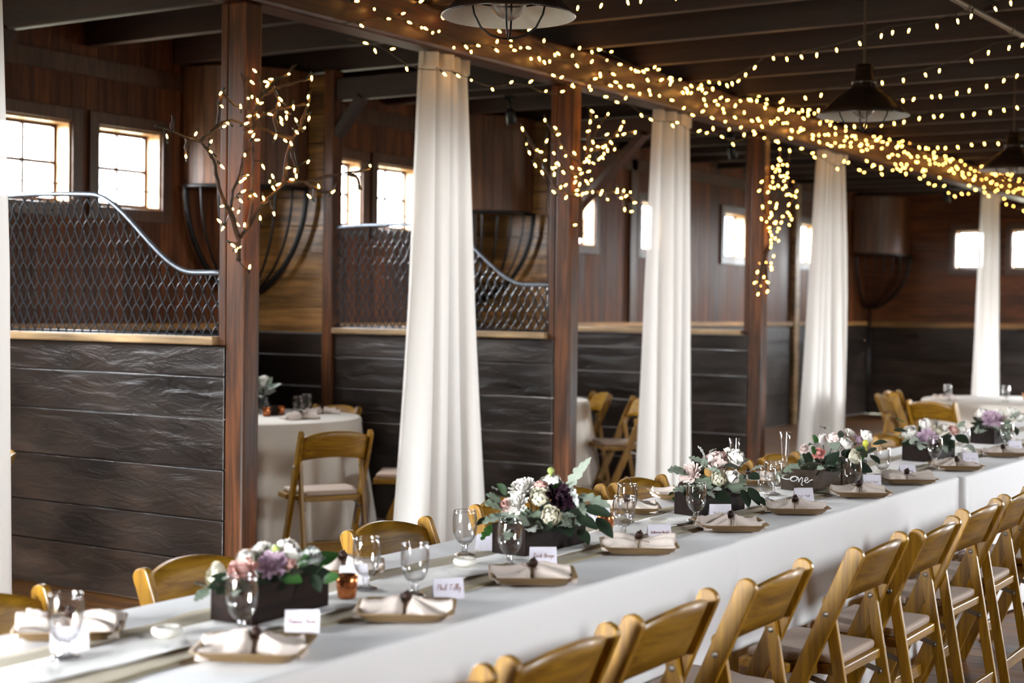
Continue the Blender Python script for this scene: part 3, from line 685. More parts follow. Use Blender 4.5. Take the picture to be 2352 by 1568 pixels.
# stall partitions
MESH_Y0, MESH_Y1 = 5.165, 7.0
def crest(y, lo, hi):
    """height of the curved top of the wire screen"""
    t = min(1, max(0, (y - 5.39) / .74))
    return lo + (hi - lo) * (t * t * (3 - 2 * t)) + .012 * sin(pi * min(1, max(0, (y - 6.13) / .9)))
def partition(x, screen, label):
    root = empty('stall_partition', (x, 6.5, 0))
    tag(root, label, 'stall partition', 'stall partitions')
    T = Matrix.Translation((-x, -6.5, 0))
    def fin(m, name, mat, par=root, bev=0, **k):
        m.b.transform(T)
        return m.obj(name, mat, par, bev, **k)
    m = MB()
    planks(m, .01, RAIL_Z - .045, .225, [], lambda a, c, i: m.box((x, 5.168, a), (x + .05, Y_WALL - .03, c)), gap=.006)
    fin(m, 'board_panel', M['wainscot'], bev=.003)
    m = MB(); m.box((x - .035, 5.215, RAIL_Z - .042), (x + .085, 7.0, RAIL_Z))
    fin(m, 'rail', M['rail'], bev=.008)
    # corner boards beside the window wall, from the inner post up
    m = MB()
    planks(m, RAIL_Z - .04, Z_JOIST - .02, .2, [], lambda a, c, i: m.box((x, 7.09, a), (x + .04, Y_WALL - .04, c)), gap=.006)
    m.box((x + .041, 7.09, RAIL_Z - .04), (x + .05, Y_WALL - .04, Z_JOIST - .02))
    fin(m, 'corner_boards', M['cornerboard'], bev=.003)
    m = MB(); m.box((x - .03, 7.0, 0), (x + .08, 7.09, Z_JOIST - .005))
    fin(m, 'inner_post', M['post'], bev=.008)
    m = MB()
    if screen:
        m.bar((x + .025, 7.0, 2.72), (x + .025, 6.78, 2.98), .06, .09, up=(1, 0, 0))
        m.bar((x + .025, 7.0, 3.04), (x + .025, 5.23, 3.04), .06, .16)
    else:
        m.bar((x + .025, 7.0, 2.2), (x + .025, 6.16, 3.0), .06, .13, up=(1, 0, 0))
        m.bar((x + .025, 7.0, 3.06), (x + .025, 5.23, 3.06), .06, .16)
    fin(m, 'brace', M['joist'] if screen else M['beam'], bev=.006)
    if not screen:
        return root
    lo, hi = 1.655, 2.06
    xs = x + .02
    ys = [MESH_Y0 + .05 + (MESH_Y1 - MESH_Y0 - .05) * i / 60 for i in range(61)]
    m = MB(); m.tube([(xs, y, crest(y, lo, hi)) for y in ys], .013, 8)
    fin(m, 'top_tube', M['tube'])
    m = MB()
    sl, px = 1.75, .061                # slope of the wires, spacing along the rail
    z_lo = RAIL_Z + .002
    def run(y0, s):
        pts, y, z, i = [], y0, z_lo, 0
        st = .01525
        while True:
            if MESH_Y0 + .055 <= y <= MESH_Y1:
                if z > crest(y, lo, hi) - .004:
                    break
                pts.append((xs + (.004 if i % 4 < 2 else -.004) * s + .0, y + .003 * sin(i * pi / 2), z))
            elif pts:
                break
            y += s * st; z += st * sl; i += 1
            if z > 2.2: break
        if len(pts) > 1:
            m.tube(pts, .0047, 4, cap=False)
    y = MESH_Y0 - 1.3
    while y < MESH_Y1 + 1.3:
        run(y, 1); run(y, -1)
        y += px
    # wires that start at the two ends
    m.tube([(xs, MESH_Y0 + .055, z_lo + .006), (xs, MESH_Y1, z_lo + .006)], .006, 6)
    m.tube([(xs, MESH_Y0 + .055, z_lo), (xs, MESH_Y0 + .055, crest(MESH_Y0 + .055, lo, hi))], .006, 6)
    fin(m, 'wire_mesh', M['wire'])
    return root
partition(POST_X[0], True, 'nearest stall partition of dark boards with a curved wire mesh screen, at the far left')
partition(POST_X[1], True, 'stall partition with mesh screen half hidden behind the nearest full curtain')
partition(POST_X[2], False, 'stall partition of dark boards without a mesh screen, behind the second full curtain')

# hay chutes in the stall corners with iron racks under them
def chute(x, label):
    root = empty('hay_chute', (x, Y_WALL, 2.35))
    tag(root, label, 'hay chute', 'corner hay chutes')
    r = .62
    m = MB()
    nb = 11
    for k in range(nb):
        a0, a1 = pi + (pi / 2) * k / nb, pi + (pi / 2) * (k + .96) / nb
        pts = [(r * cos(a0), r * sin(a0), 0), (r * cos(a1), r * sin(a1), 0), ((r - .022) * cos(a1), (r - .022) * sin(a1), 0), ((r - .022) * cos(a0), (r - .022) * sin(a0), 0)]
        m.prism([(p[0] - .01, p[1] - .035, 0) for p in pts], (0, 0, .825))
    m.obj('chute_boards', M['chuteboard'], root)
    m = MB()
    def prof(t):          # rack: radius and height from the rim down to the corner
        return r * max(0, 1 - t * t) ** .6, -.02 - .78 * t
    rim = [(r * cos(pi + pi / 2 * i / 16) - .04, r * sin(pi + pi / 2 * i / 16) - .07, -.02) for i in range(17)]
    m.tube(rim, .014, 6)
    for k in range(8):
        a = pi + (pi / 2) * (k + .15) / 7.3
        pts = []
        for i in range(13):
            rr, z = prof(min(.985, i / 12))
            pts.append((rr * cos(a) - .045, rr * sin(a) - .075, z))
        m.tube(pts, .009 if 0 < k < 7 else .02, 6)
    m.tube([(-.06, -.09, -.78), (-.06, -.09, -2.348)], .02, 6)
    m.obj('hay_rack', M['iron'], root)
    return root
M['chuteboard'] = wood('chute_boards', '38200f', '683f22', 'z', 40, .5, .2, .25, .3)
chute(POST_X[1] - .01, 'hay chute of upright boards left of the nearest post, above its iron rack')
chute(POST_X[2] - .01, 'hay chute of upright boards just right of the nearest full curtain')
chute(X_END - .05, 'hay chute in the far corner right of the third full curtain')
# ---------------------------------------------------------------- sheer curtains
def curtain(x, w_top, w_mid, w_bot, label, seed, shift=0.0):
    rng = random.Random(seed)
    y0 = BEAM_Y0 + .1
    root = empty('sheer_curtain', (x, y0, 0))
    tag(root, label, 'curtain', 'sheer curtains hanging from the beam')
    ph = [rng.uniform(0, 6.28) for _ in range(6)]
    H = BEAM_Z0 - .005
    N = rng.choice((3.6, 4.2))
    def width(v):
        if v < .45:
            return w_top + (w_mid - w_top) * (v / .45) ** .8
        return w_mid + (w_bot - w_mid) * ((v - .45) / .55) ** 1.2
    def fn(u, v, dy=0.0):
        w = width(v)
        uu = u + .018 * sin(2 * pi * 2 * u + ph[0] + 1.5 * v) + .012 * sin(2 * pi * 3 * u + ph[1] - 1.1 * v)
        a = 2 * pi * N * uu + ph[2] + .5 * v * sin(5 * u + ph[3])
        amp = (.044 + .034 * v) * (1 + .45 * sin(7 * u + ph[4] + 1.3 * v))
        fine = .006 * sin(2.7 * a + ph[5]) * max(.25, 1 - v * 2.2)
        s_ = sin(a)
        y = amp * s_ * (1.15 - .3 * s_ * s_) + fine
        x = (uu - .5) * w + shift * v + .35 * amp * cos(a)
        z = H * (1 - v) if v > .02 else H
        return Vector((x, y + dy, max(.004, z)))
    m = MB()
    m.grid(lambda u, v: fn(u, v), 190, 36)
    m.obj('drape', M['sheer'], root)
    m = MB()
    m.grid(lambda u, v: Vector((0, -.012, .0)) + Vector((fn(u, 0).x * 1.03, fn(u, 0).y * 1.25 + .004 * sin(u * 130), H - .085 + .083 * v)), 190, 4)
    m.obj('heading', M['sheer'], root)
    return root
curtain(3.82, .55, .68, .72, 'white sheer curtain cut off by the left edge of the photo', 1)
curtain(7.24, .46, .60, .86, 'nearest full white sheer curtain, between the first and second timber posts', 2, .03)
curtain(10.12, .50, .68, .82, 'second full white sheer curtain, between the second and third timber posts', 3, -.03)
curtain(13.25, .54, .80, .96, 'third full white sheer curtain, right of the farthest timber post', 4, -.06)
curtain(18.55, .80, .98, 1.15, 'farthest white sheer curtain, in front of the end wall window', 5)

# ---------------------------------------------------------------- folding chairs (top of the back at y = 0, facing +y)
LEAN = .43
CH = .80
def make_chair():
    root = empty('folding_chair')
    nlen = math.hypot(LEAN, 1)
    ux, uz = -LEAN / nlen, 1 / nlen            # up along the rail (y, z)
    px, pz = uz, -ux                            # across it
    def rail_outline(hw):
        def at(s, t):                            # s from the top end down, t across
            return (-ux * 0 + (0 + ux * -s) + px * t, CH + uz * -s + pz * t)
        pts = []
        for k in range(9):
            a = pi * k / 8
            t = hw * cos(a); s = hw * (1 - sin(a)) * .8
            pts.append(at(s, t))
        for t in (-hw, hw):
            s = (CH + pz * t) / uz
            pts.append(at(s, t))
        return pts
    out = rail_outline(.0275)
    for sx in (-1, 1):
        m = MB()
        xc = sx * .205
        m.prism([(xc - .011, y, z) for y, z in out], (.022, 0, 0))
        m.obj('side_rail', M['chair_z'], root, .003)
    # rear legs
    by, bz = .094, .593
    for sx in (-1, 1):
        xc = sx * .182
        fy = -.013
        d = Vector((0, by - fy, bz)).normalized()
        q = Vector((0, d.z, -d.y))
        top = Vector((0, by, bz)) + d * .03
        pts = []
        for k in range(7):
            a = pi * k / 6
            pts.append(top + q * .018 * cos(a) + d * .022 * sin(a))
        for t in (-.018, .018):
            p = Vector((0, fy, 0)) + q * t
            p -= d * (p.z / d.z)
            pts.append(p)
        m = MB()
        m.prism([(xc - .010, p.y, p.z) for p in pts], (.020, 0, 0))
        m.obj('rear_leg', M['chair_z'], root, .003)
    # seat
    ol = [(-.166, .055), (.166, .055), (.166, .13), (.188, .14), (.188, .20), (.226, .215), (.222, .375), (-.222, .375), (-.226, .215), (-.188, .20), (-.188, .14), (-.166, .13)]
    m = MB(); m.prism([(x, y, .398) for x, y in ol], (0, 0, .03))
    m.obj('seat', M['chair_x'], root, .004)
    ol = [(-.155, .068), (.155, .068), (.16, .17), (.195, .225), (.195, .36), (-.195, .36), (-.195, .225), (-.16, .17)]
    m = MB(); m.prism([(x, y, .428) for x, y in ol], (0, 0, .03))
    o = m.obj('cushion', M['cushion'], root, .012)
    o.modifiers['bevel'].segments = 3
    # bowed back panel
    m = MB()
    def panel(off):
        def f(u, v):
            s = 2 * u - 1
            z0 = .628 + .022 * (1 - s * s); z1 = .762 + .04 * (1 - s * s) ** .8
            z = z0 + (z1 - z0) * v
            return Vector((s * .194, (CH - z) * LEAN - .034 * (1 - s * s) - .002 + off, z))
        return f
    A = m.grid(panel(.007), 16, 4); B_ = m.grid(panel(-.007), 16, 4)
    for i in range(16):
        for j in (0, 4):
            m.face([A[i][j], A[i + 1][j], B_[i + 1][j], B_[i][j]])
    for j in range(4):
        for i in (0, 16):
            m.face([A[i][j], A[i][j + 1], B_[i][j + 1], B_[i][j]])
    m.obj('back_panel', M['chair_x'], root)
    # stretchers
    m = MB(); m.box((-.171, -.002, .10), (.171, .014, .145)); m.obj('stretcher', M['chair_x'], root, .003)
    m = MB(); m.box((-.193, .285, .085), (.193, .305, .13)); m.obj('stretcher', M['chair_x'], root, .003)
    for sx in (-1, 1):
        m = MB()
        m.bar((sx * .1685, .17, .388), (sx * .1685, .05, .352), .004, .018, up=(0, 0, 1))
        for p in ((.165, .386), (.055, .353)):
            m.lathe([(0, -.005), (.006, -.005), (.006, .004), (0, .006)], 10, (sx * .166, p[0], p[1]), axis=(-sx, 0, 0))
        m.obj('hinge_bracket', M['steel'], root)
        m = MB()
        m.lathe([(0, -.052), (.005, -.0515), (.0085, -.049), (.0085, -.0465), (.003, -.046), (.003, -.002), (.0085, -.001), (.0085, .002), (.005, .0045), (0, .005)], 12, (sx * .217, by, bz), axis=(sx, 0, 0))
        m.obj('bolt', M['steel'], root)
    return root

CHAIR = make_chair()
_first = [True]
def place_chair(x, y, heading, label, group):
    """heading: angle of the way the sitter faces, from +Y, anticlockwise"""
    if _first[0]:
        o = CHAIR; _first[0] = False
    else:
        o = copy_tree(CHAIR)
    o.location = (x, y, 0)
    o.rotation_euler = (0, 0, heading)
    tag(o, label, 'chair', group)
    return o

NEAR = [(2.30, 1.655, .00), (2.80, 1.655, .0), (3.318, 1.652, .01), (3.912, 1.635, .02), (4.603, 1.59, .0), (5.10, 1.565, .015), (5.71, 1.59, -.02), (6.27, 1.60, .02),
        (6.86, 1.60, .0), (7.45, 1.60, .02), (8.05, 1.60, -.01)]
ORD = ['first', 'second', 'third', 'fourth', 'fifth', 'sixth', 'seventh', 'eighth', 'ninth', 'tenth', 'eleventh']
for i, (x, y, r) in enumerate(NEAR[:9]):
    place_chair(x, y, r, 'wooden folding chair, %s from the near end of the row facing away' % ORD[i], 'folding chairs along the near side of the long table')
FAR = [(2.36, 3.04, 'opposite the nearest goblet at the left edge'), (3.09, 3.02, 'behind the pink and lavender flower box'), (3.955, 3.02, 'behind the pair of goblets, arched back fully seen'),
       (4.72, 3.06, 'behind the left end of the succulent flower box'), (5.165, 3.03, 'left of two whose backs touch'), (5.635, 3.0, 'right of two whose backs touch'),
       (6.49, 2.98, 'behind the rear goblet below the taller flute'), (7.02, 2.96, 'right of the taller champagne flute'), (8.60, 2.96, 'left of the yellow chairs at the far round table')]
for x, y, l in FAR:
    c_ = place_chair(x, y, pi, 'folding chair across the long table, ' + l, 'folding chairs along the far side of the long table')
    if 'backs touch' in l:                     # cord tied round the back
        m = MB()
        def at(z, off):
            return (.012, (CH - z) * LEAN - .036 + off, z)
        m.tube([at(.646, .0105), at(.725, .0105), at(.804, .0105), at(.807, 0), at(.804, -.0105), at(.725, -.0105), at(.646, -.0105), at(.643, 0)], .0022, 6, closed=True)
        m.obj('tied_cord', M['twine'], c_)
def face_to(x, y, tx, ty):
    return math.atan2(-(tx - x), ty - y)
def table_chair(x, y, tx, ty, label, group, turn=0):
    place_chair(x, y, face_to(x, y, tx, ty) + turn, label, group)
RT2, RT3, RTB = (7.63, 7.0), (10.47, 6.88), (13.42, 3.5)
table_chair(6.70, 5.47, *RT2, 'folding chair with its back turned at the round table behind the nearest post', 'chairs at the round table in the second stall')
table_chair(7.92, 5.66, *RT2, 'wooden folding chair seen from the side, half hidden by the nearest full curtain', 'chairs at the round table in the second stall', .35)
table_chair(8.41, 6.86, *RT2, 'wooden folding chair behind the round table, only its arched back top showing', 'chairs at the round table in the second stall', .1)
table_chair(11.24, 6.32, *RT3, 'wooden folding chair with bright back just right of the second post', 'chairs at the round table in the third stall', -.1)
table_chair(10.86, 5.74, *RT3, 'wooden folding chair seen side on beside the second full curtain', 'chairs at the round table in the third stall', .45)
table_chair(12.12, 3.80, *RTB, 'yellow wooden folding chair with its open back towards the camera at the far round table', 'chairs at the far round table')
table_chair(12.70, 4.38, *RTB, 'yellow wooden folding chair at far left of the far round table, seen edge on', 'chairs at the far round table')
table_chair(13.35, 4.55, *RTB, 'yellow wooden folding chair facing the camera behind the far round table chairs', 'chairs at the far round table')
table_chair(12.92, 2.55, *RTB, 'orange wooden folding chair cut by the right edge at the far round table', 'chairs at the far round table')
place_chair(4.68, 5.78, .75, 'wooden folding chair corner beside the curtain at the left edge', 'chairs at the left edge')

# ---------------------------------------------------------------- tables in cloths to the floor
T_Y0, T_Y1, T_Z = 2.04, 2.80, .76
def cloth_box(name, x0, x1, y0, y1, label, group, mat, seed, dz=0.0):
    rng = random.Random(seed)
    rc = .02
    per = []
    def arc(cx, cy, a0):
        for k in range(5):
            a = a0 + pi / 2 * k / 4
            per.append((cx + rc * cos(a), cy + rc * sin(a), cos(a), sin(a), 1.0))
    def side(p, q, nx, ny, n):
        for k in range(1, n):
            t = k / n
            per.append((p[0] + (q[0] - p[0]) * t, p[1] + (q[1] - p[1]) * t, nx, ny, 0.0))
    arc(x0 + rc, y0 + rc, pi); side((x0 + rc, y0), (x1 - rc, y0), 0, -1, 110)
    arc(x1 - rc, y0 + rc, 1.5 * pi); side((x1, y0 + rc), (x1, y1 - rc), 1, 0, 24)
    arc(x1 - rc, y1 - rc, 0); side((x1 - rc, y1), (x0 + rc, y1), 0, 1, 110)
    arc(x0 + rc, y1 - rc, .5 * pi); side((x0, y1 - rc), (x0, y0 + rc), -1, 0, 24)
    ph = [rng.uniform(0, 6.28) for _ in range(5)]
    L = [0.0, .004, .012, .03, .08, .15, .24, .34, .44, .54, .64, .72, .748]
    m = MB()
    rings = []
    for d in L:
        ring = []
        for (x, y, nx, ny, c) in per:
            drop = max(0, d - .012) / .75
            end = min(abs(x - x0), abs(x1 - x)) if abs(ny) > .5 else 9
            near_end = math.exp(-(end / .16) ** 2)
            s = x * 1.0
            wave = .5 * sin(s * 7.3 + ph[0]) + .3 * sin(s * 13.7 + ph[1]) + .2 * sin(s * 3.1 + ph[2])
            pleat = sin(s * 46 + ph[3]) * near_end
            out = drop ** 1.15 * (.020 * wave - .012 + .022 * pleat) if ny < -.5 else (-.17 * min(1, max(0, d - .03) / .27) if ny > .5 else drop * .001)
            if d < .012 and abs(ny) > .3:
                e = .012 * (1 - math.sqrt(max(0, 1 - ((.012 - d) / .012) ** 2)))
                out = -e
            ring.append(m.b.verts.new((x + nx * out * (.08 if c and out > 0 else 1), y + ny * out, T_Z + dz - d)))
        rings.append(ring)
    n = len(per)
    for A, B_ in zip(rings, rings[1:]):
        for k in range(n):
            m.face([A[k], A[(k + 1) % n], B_[(k + 1) % n], B_[k]], True)
    m.face(rings[0], False)
    o = m.obj(name, mat)
    tag(o, label, 'tablecloth', group)
    return o
SEAMS = [-.2, 2.11, 4.55, 6.99, 9.43, 11.87]
OFF = [0, .0, -.03, .02, -.03, 0]
CL = ['white tablecloth behind the camera end of the long table', 'white tablecloth under the pink and lavender flower box and the succulent box',
      'white tablecloth of the middle table section, between the two cloth seams', 'white tablecloth of the table section right of the second seam', 'white tablecloth of the farthest long table section']
for i in range(1, 5):
    dy = (0, 0, .012, -.012, .008)[i]
    cloth_box('tablecloth', SEAMS[i] + .0008, SEAMS[i + 1] - .0008, T_Y0 + dy, T_Y1 + dy, CL[i], 'tablecloths on the long table', M['linen'], 20 + i)
cloth_box('tablecloth', SEAMS[0], SEAMS[1] - .0008, T_Y0, T_Y1, 'white tablecloth of the section nearest the camera, at the bottom left corner', 'tablecloths on the long table', M['linen'], 20)

def round_cloth(c, label, seed, mat):
    rng = random.Random(seed)
    m = MB()
    n = 160
    R_ = .762
    nf = 17
    ph = rng.uniform(0, 6)
    rings = []
    for d in (0, .003, .012, .05, .12, .22, .34, .46, .58, .68, .75):
        ring = []
        for k in range(n):
            a = 2 * pi * k / n
            f = .5 + .5 * cos(a * nf + ph + .8 * sin(a * 3 + ph))
            r = R_ - .012 * (1 - min(1, d / .012)) + max(0, d - .02) * (.20 * f ** 1.6 - .025)
            ring.append(m.b.verts.new((r * cos(a), r * sin(a), T_Z - d)))
        rings.append(ring)
    for A, B_ in zip(rings, rings[1:]):
        for k in range(n):
            m.face([A[k], A[(k + 1) % n], B_[(k + 1) % n], B_[k]], True)
    m.face(rings[0], True)
    o = m.obj('round_tablecloth', mat)
    o.location = (c[0], c[1], 0)
    tag(o, label, 'tablecloth', 'round tables under ivory cloths')
round_cloth(RT2, 'ivory tablecloth on the round table in the stall between the first and second posts', 1, M['linen_ivory'])
round_cloth(RT3, 'ivory tablecloth edge on the round table just right of the second post', 2, M['linen_ivory'])
round_cloth(RTB, 'pale tablecloth on the far round table at the right edge', 3, M['linen_ivory'])

# runners down the middle of the long table
def runner(name, y0, y1, z, mat, label, seed, rag, x0=1.2, x1=10.6):
    rng = random.Random(seed)
    ph = [rng.uniform(0, 6.28) for _ in range(6)]
    m = MB()
    def f(u, v):
        x = x0 + (x1 - x0) * u
        e0 = y0 + rag * (sin(x * 5.1 + ph[0]) + .6 * sin(x * 14 + ph[1]) + .4 * sin(x * 37 + ph[2]))
        e1 = y1 + rag * (sin(x * 4.3 + ph[3]) + .6 * sin(x * 12 + ph[4]) + .4 * sin(x * 33 + ph[5]))
        y = e0 + (e1 - e0) * v
        h = .0012 * (1 + sin(x * 17 + v * 3) * sin(v * 9 + x * 6)) + (.004 * max(0, sin(x * 7 + ph[0])) ** 4 if v < .02 or v > .98 else 0)
        return Vector((x, y, z + h))
    m.grid(f, 420, 12)
    o = m.obj(name, mat, solid=.0012)
    return tag(o, label, 'table runner')
runner('burlap_runner', 2.255, 2.61, T_Z + .0022, M['burlap'], 'frayed natural burlap runner down the middle of the long table', 4, .006)
runner('lace_runner', 2.342, 2.508, T_Z + .0062, M['lace'], 'narrower white lace runner lying on the burlap', 5, .005)
# ---------------------------------------------------------------- table ware
RZ = T_Z + .0105        # top of the runners
TZ = T_Z + .0012        # bare cloth
# goblets
def make_goblet():
    r = .0365; h = .132
    m = MB()
    outer = [(.0315, 0), (.032, .003), (.024, .006), (.010, .010), (.0075, .016), (.0105, .021), (.0085, .027), (.012, .033)]
    m.lathe([(0, 0)] + outer + [(0, .036)], 28, mi=1)
    bowl = [(.012, .0335), (.021, .040), (.029, .052), (.0345, .070), (r, .090), (.0365, .105), (.0345, .122), (.0335, h)]
    inn = [(a - .0014, z) for a, z in bowl[::-1]]
    inn = [(a, max(z, .037)) for a, z in inn[:-1]] + [(0, .0368)]
    m.lathe(bowl + [(.0328, h + .001)] + inn, 32)
    m.tube([(.0331 * cos(2 * pi * k / 32), .0331 * sin(2 * pi * k / 32), h + .0006) for k in range(32)], .0011, 6, closed=True, mi=1)
    return m.mesh('goblet')
goblet_me = make_goblet()
goblet_me.materials.append(M['glass']); goblet_me.materials.append(M['solid_glass'])
GOB = [(2.153, 2.469, 'nearest clear water goblet at the bottom left, in front of a white place card'), (2.53, 2.33, 'clear goblet in front of the nearest flower box'),
       (3.133, 2.455, 'left goblet of the pair right of the nearest flower box, beside the copper votive'), (3.135, 2.30, 'right goblet of the pair, behind the napkin of the second plate'),
       (3.729, 2.555, 'goblet just left of the succulent flower box'), (3.65, 2.345, 'goblet standing in front of the succulent flower box'),
       (4.648, 2.509, 'rear goblet of the overlapping two right of the succulent box'), (4.34, 2.355, 'front goblet of the overlapping two right of the succulent box'),
       (4.83, 2.335, 'goblet in front of the flower box with the large white rose'), (5.716, 2.426, 'rear goblet below the taller champagne flute'),
       (5.50, 2.36, 'front goblet below the taller champagne flute'), (6.10, 2.235, 'goblet in front of the lettered box and its flowers'),
       (6.62, 2.29, 'goblet right of the lettered box, beside a copper votive'), (7.36, 2.285, 'goblet in front of the fifth flower box'),
       (7.98, 2.33, 'goblet between the two farthest flower boxes'), (8.60, 2.27, 'goblet in front of the farthest flower box')]
for x, y, l in GOB:
    o = put('goblet', goblet_me, loc=(x, y, RZ if 2.25 < y < 2.6 else TZ))
    tag(o, l, 'glass', 'clear water goblets on the long table')
for x, y, l in [(7.80, 6.70, 'left goblet on the round table behind the nearest post'), (8.05, 6.84, 'right goblet on the round table behind the nearest post')]:
    tag(put('goblet', goblet_me, loc=(x, y, TZ)), l, 'glass', 'goblets on the round table')
for x, y, l in [(13.05, 3.95, 'hazy goblet on the far round table, left'), (13.35, 3.25, 'hazy goblet on the far round table beside the flowers'), (13.2, 3.5, 'hazy goblet in the middle of the far round table')]:
    tag(put('goblet', goblet_me, loc=(x, y, TZ)), l, 'glass', 'goblets on the far round table')
m = MB()
m.lathe([(0, 0), (.027, 0), (.0275, .003), (.006, .008), (.0045, .03), (.006, .045), (0, .047)], 24, mi=1)
fl = [(.0062, .046), (.0105, .07), (.0155, .12), (.0195, .17), (.0235, .205)]
m.lathe(fl + [(.0222, .2055)] + [(a - .0013, z) for a, z in fl[:0:-1]] + [(0, .052)], 28)
flute_me = m.mesh('champagne_flute'); flute_me.materials.append(M['glass']); flute_me.materials.append(M['solid_glass'])
for x, y, l in [(5.925, 2.69, 'champagne flute rising behind the box with the large white rose'), (6.398, 2.66, 'champagne flute standing in the open left of the lettered box')]:
    tag(put('champagne_flute', flute_me, loc=(x, y, TZ)), l, 'glass', 'champagne flutes')

# square palm leaf plates
def make_plate():
    m = MB()
    def ring(h, z, rc):
        pts = []
        for cx, cy, a0 in ((h - rc, h - rc, 0), (-h + rc, h - rc, pi / 2), (-h + rc, -h + rc, pi), (h - rc, -h + rc, 1.5 * pi)):
            for k in range(6):
                a = a0 + pi / 2 * k / 5
                pts.append(m.b.verts.new((cx + rc * cos(a), (cy + rc * sin(a)) * .92, z)))
        return pts
    prof = [(.084, 0, .02), (.090, .001, .024), (.108, .020, .026), (.118, .0225, .028), (.1185, .0245, .028), (.1075, .0225, .026), (.089, .0035, .022), (.082, .003, .02)]
    R_ = [ring(*p) for p in prof]
    for A, B_ in zip(R_, R_[1:]):
        for k in range(len(A)):
            m.face([A[k], A[(k + 1) % len(A)], B_[(k + 1) % len(A)], B_[k]], True)
    m.face(R_[0][::-1]); m.face(R_[-1])
    return m.mesh('palm_leaf_plate')
plate_me = make_plate(); plate_me.materials.append(M['plate'])

# napkins pinched in the middle with twine and a little bell
def make_napkin(seed):
    rng = random.Random(seed)
    ph = [rng.uniform(0, 6.28) for _ in range(6)]
    tilt = rng.uniform(-.15, .15)
    root = empty('tied_napkin')
    def surf(u, v, top):
        s = 2 * u - 1
        p = abs(s)
        half = .016 + .058 * min(1, p * 1.3) ** .85 + .006 * sin(s * 9 + ph[4])
        t = 2 * v - 1
        y = t * half + .012 * tilt * s + .008 * s * s * sin(ph[0])
        edge = 1 - abs(t) ** 3
        tw = t + .35 * s * sin(ph[0])
        fold = 1 - 2 * abs(sin(tw * 3.4 + ph[1] + (.9 if s > 0 else 0))) ** .8
        fold = .75 * fold + .4 * sin(tw * 8.5 + ph[2] * (1 if s > 0 else 2) + s * 2)
        h = .014 + .012 * (1 - p) + edge * (.016 + .015 * fold * (.3 + p)) + .008 * sin(s * 4 + ph[3])
        if p < .1:
            h = .026 * edge + .006
        x = s * .108 + .006 * sin(t * 4 + ph[5]) * p
        z = max(.0045, h) if top else .004
        return Vector((x, y, z))
    m = MB()
    nu, nv = 44, 30
    A = m.grid(lambda u, v: surf(u, v, True), nu, nv); B_ = m.grid(lambda u, v: surf(u, v, False), nu, nv)
    for i in range(nu):
        for j in (0, nv):
            m.face([A[i][j], A[i + 1][j], B_[i + 1][j], B_[i][j]], True)
    for j in range(nv):
        for i in (0, nu):
            m.face([A[i][j], A[i][j + 1], B_[i][j + 1], B_[i][j]], True)
    m.obj('cloth', M['napkin'], root)
    m = MB()
    m.tube([(.001 * sin(k), .0195 * cos(2 * pi * k / 20), .0175 + .0165 * sin(2 * pi * k / 20)) for k in range(20)], .0016, 6, closed=True)
    for s_ in (-1, 1):
        m.tube([(0, 0, .034), (s_ * .014, .006, .043 + .004 * s_), (s_ * .026, .004, .047), (s_ * .030, -.004, .042), (s_ * .018, -.004, .037), (0, 0, .034)], .0011, 5)
        m.tube([(0, -.004, .034), (s_ * .012, -.014, .031), (s_ * .03, -.026, .028), (s_ * .043 , -.03 + .01 * s_, .025)], .0011, 5)
    m.obj('twine', M['twine'], root)
    m = MB()
    br = .0125
    prof = [(0, -br)] + [(br * sin(pi * k / 10), -br * cos(pi * k / 10)) for k in range(1, 10)] + [(.003, br), (.003, br + .004), (0, br + .004)]
    m.lathe(prof, 18, (.002, -.002, .046), axis=(.2, -.35, .9))
    m.obj('bell', M['bell'], root)
    return root
NAPS = [make_napkin(k) for k in range(4)]
_used = set()
TURN = -math.atan2(.8409, .5408)
PL = [(2.416, 2.188, -.05), (2.928, 2.173, .0), (3.514, 2.185, .03), (4.144, 2.195, -.02), (4.754, 2.172, .05), (5.303, 2.165, .02), (5.934, 2.15, 0), (6.526, 2.15, .03), (7.245, 2.15, 0), (8.096, 2.16, .02), (8.75, 2.15, .0)]
FP = [(2.33, 2.655, .18), (3.30, 2.672, .1), (4.92, 2.655, .0), (5.42, 2.69, .1), (6.05, 2.68, 0), (7.0, 2.68, 0)]
PLL = ['nearest, before the pink and lavender flowers', 'second along the near edge, below the pair of goblets', 'third along the near edge, in front of the succulent box', 'fourth along the near edge, left of the first cloth seam',
       'fifth along the near edge, in front of the large white rose', 'sixth along the near edge, below the champagne flutes', 'seventh along the near edge, in front of the lettered box', 'eighth along the near edge, left of the second cloth seam',
       'ninth along the near edge, in front of the fifth flower box', 'tenth along the near edge, towards the right edge', 'last one visible at the right edge']
FPL = ['far side, behind the nearest goblet', 'far side, behind the copper votive', 'far side, right of the overlapping goblets', 'far side, left of the white rose box', 'far side, behind the taller flute', 'far side, left of the fifth flower box']
k = 0
for (x, y, r), l in list(zip(PL, PLL)) + list(zip(FP, FPL)):
    on = 0.0
    z = TZ + (.0055 if y > 2.18 or y < 2.7 else 0)
    z = TZ + .0065
    o = put('palm_leaf_plate', plate_me, loc=(x, y, z))
    o.rotation_euler = (0, 0, TURN + r)
    tag(o, 'tan palm leaf plate, ' + l, 'plate', 'palm leaf plates on the long table')
    src = NAPS[k % 4]
    nk = src if (k % 4) not in _used else copy_tree(src)
    _used.add(k % 4)
    nk.location = (x, y, z + .002)
    nk.rotation_euler = (0, 0, TURN + r + (.12, -.1, .06, -.04)[k % 4] + (pi if y > 2.5 and k % 2 else 0))
    tag(nk, 'tied napkin with dark bell on the plate ' + l.replace(' along the near edge', '').replace(', ', ' '), 'napkin', 'tied napkins on the plates')
    k += 1
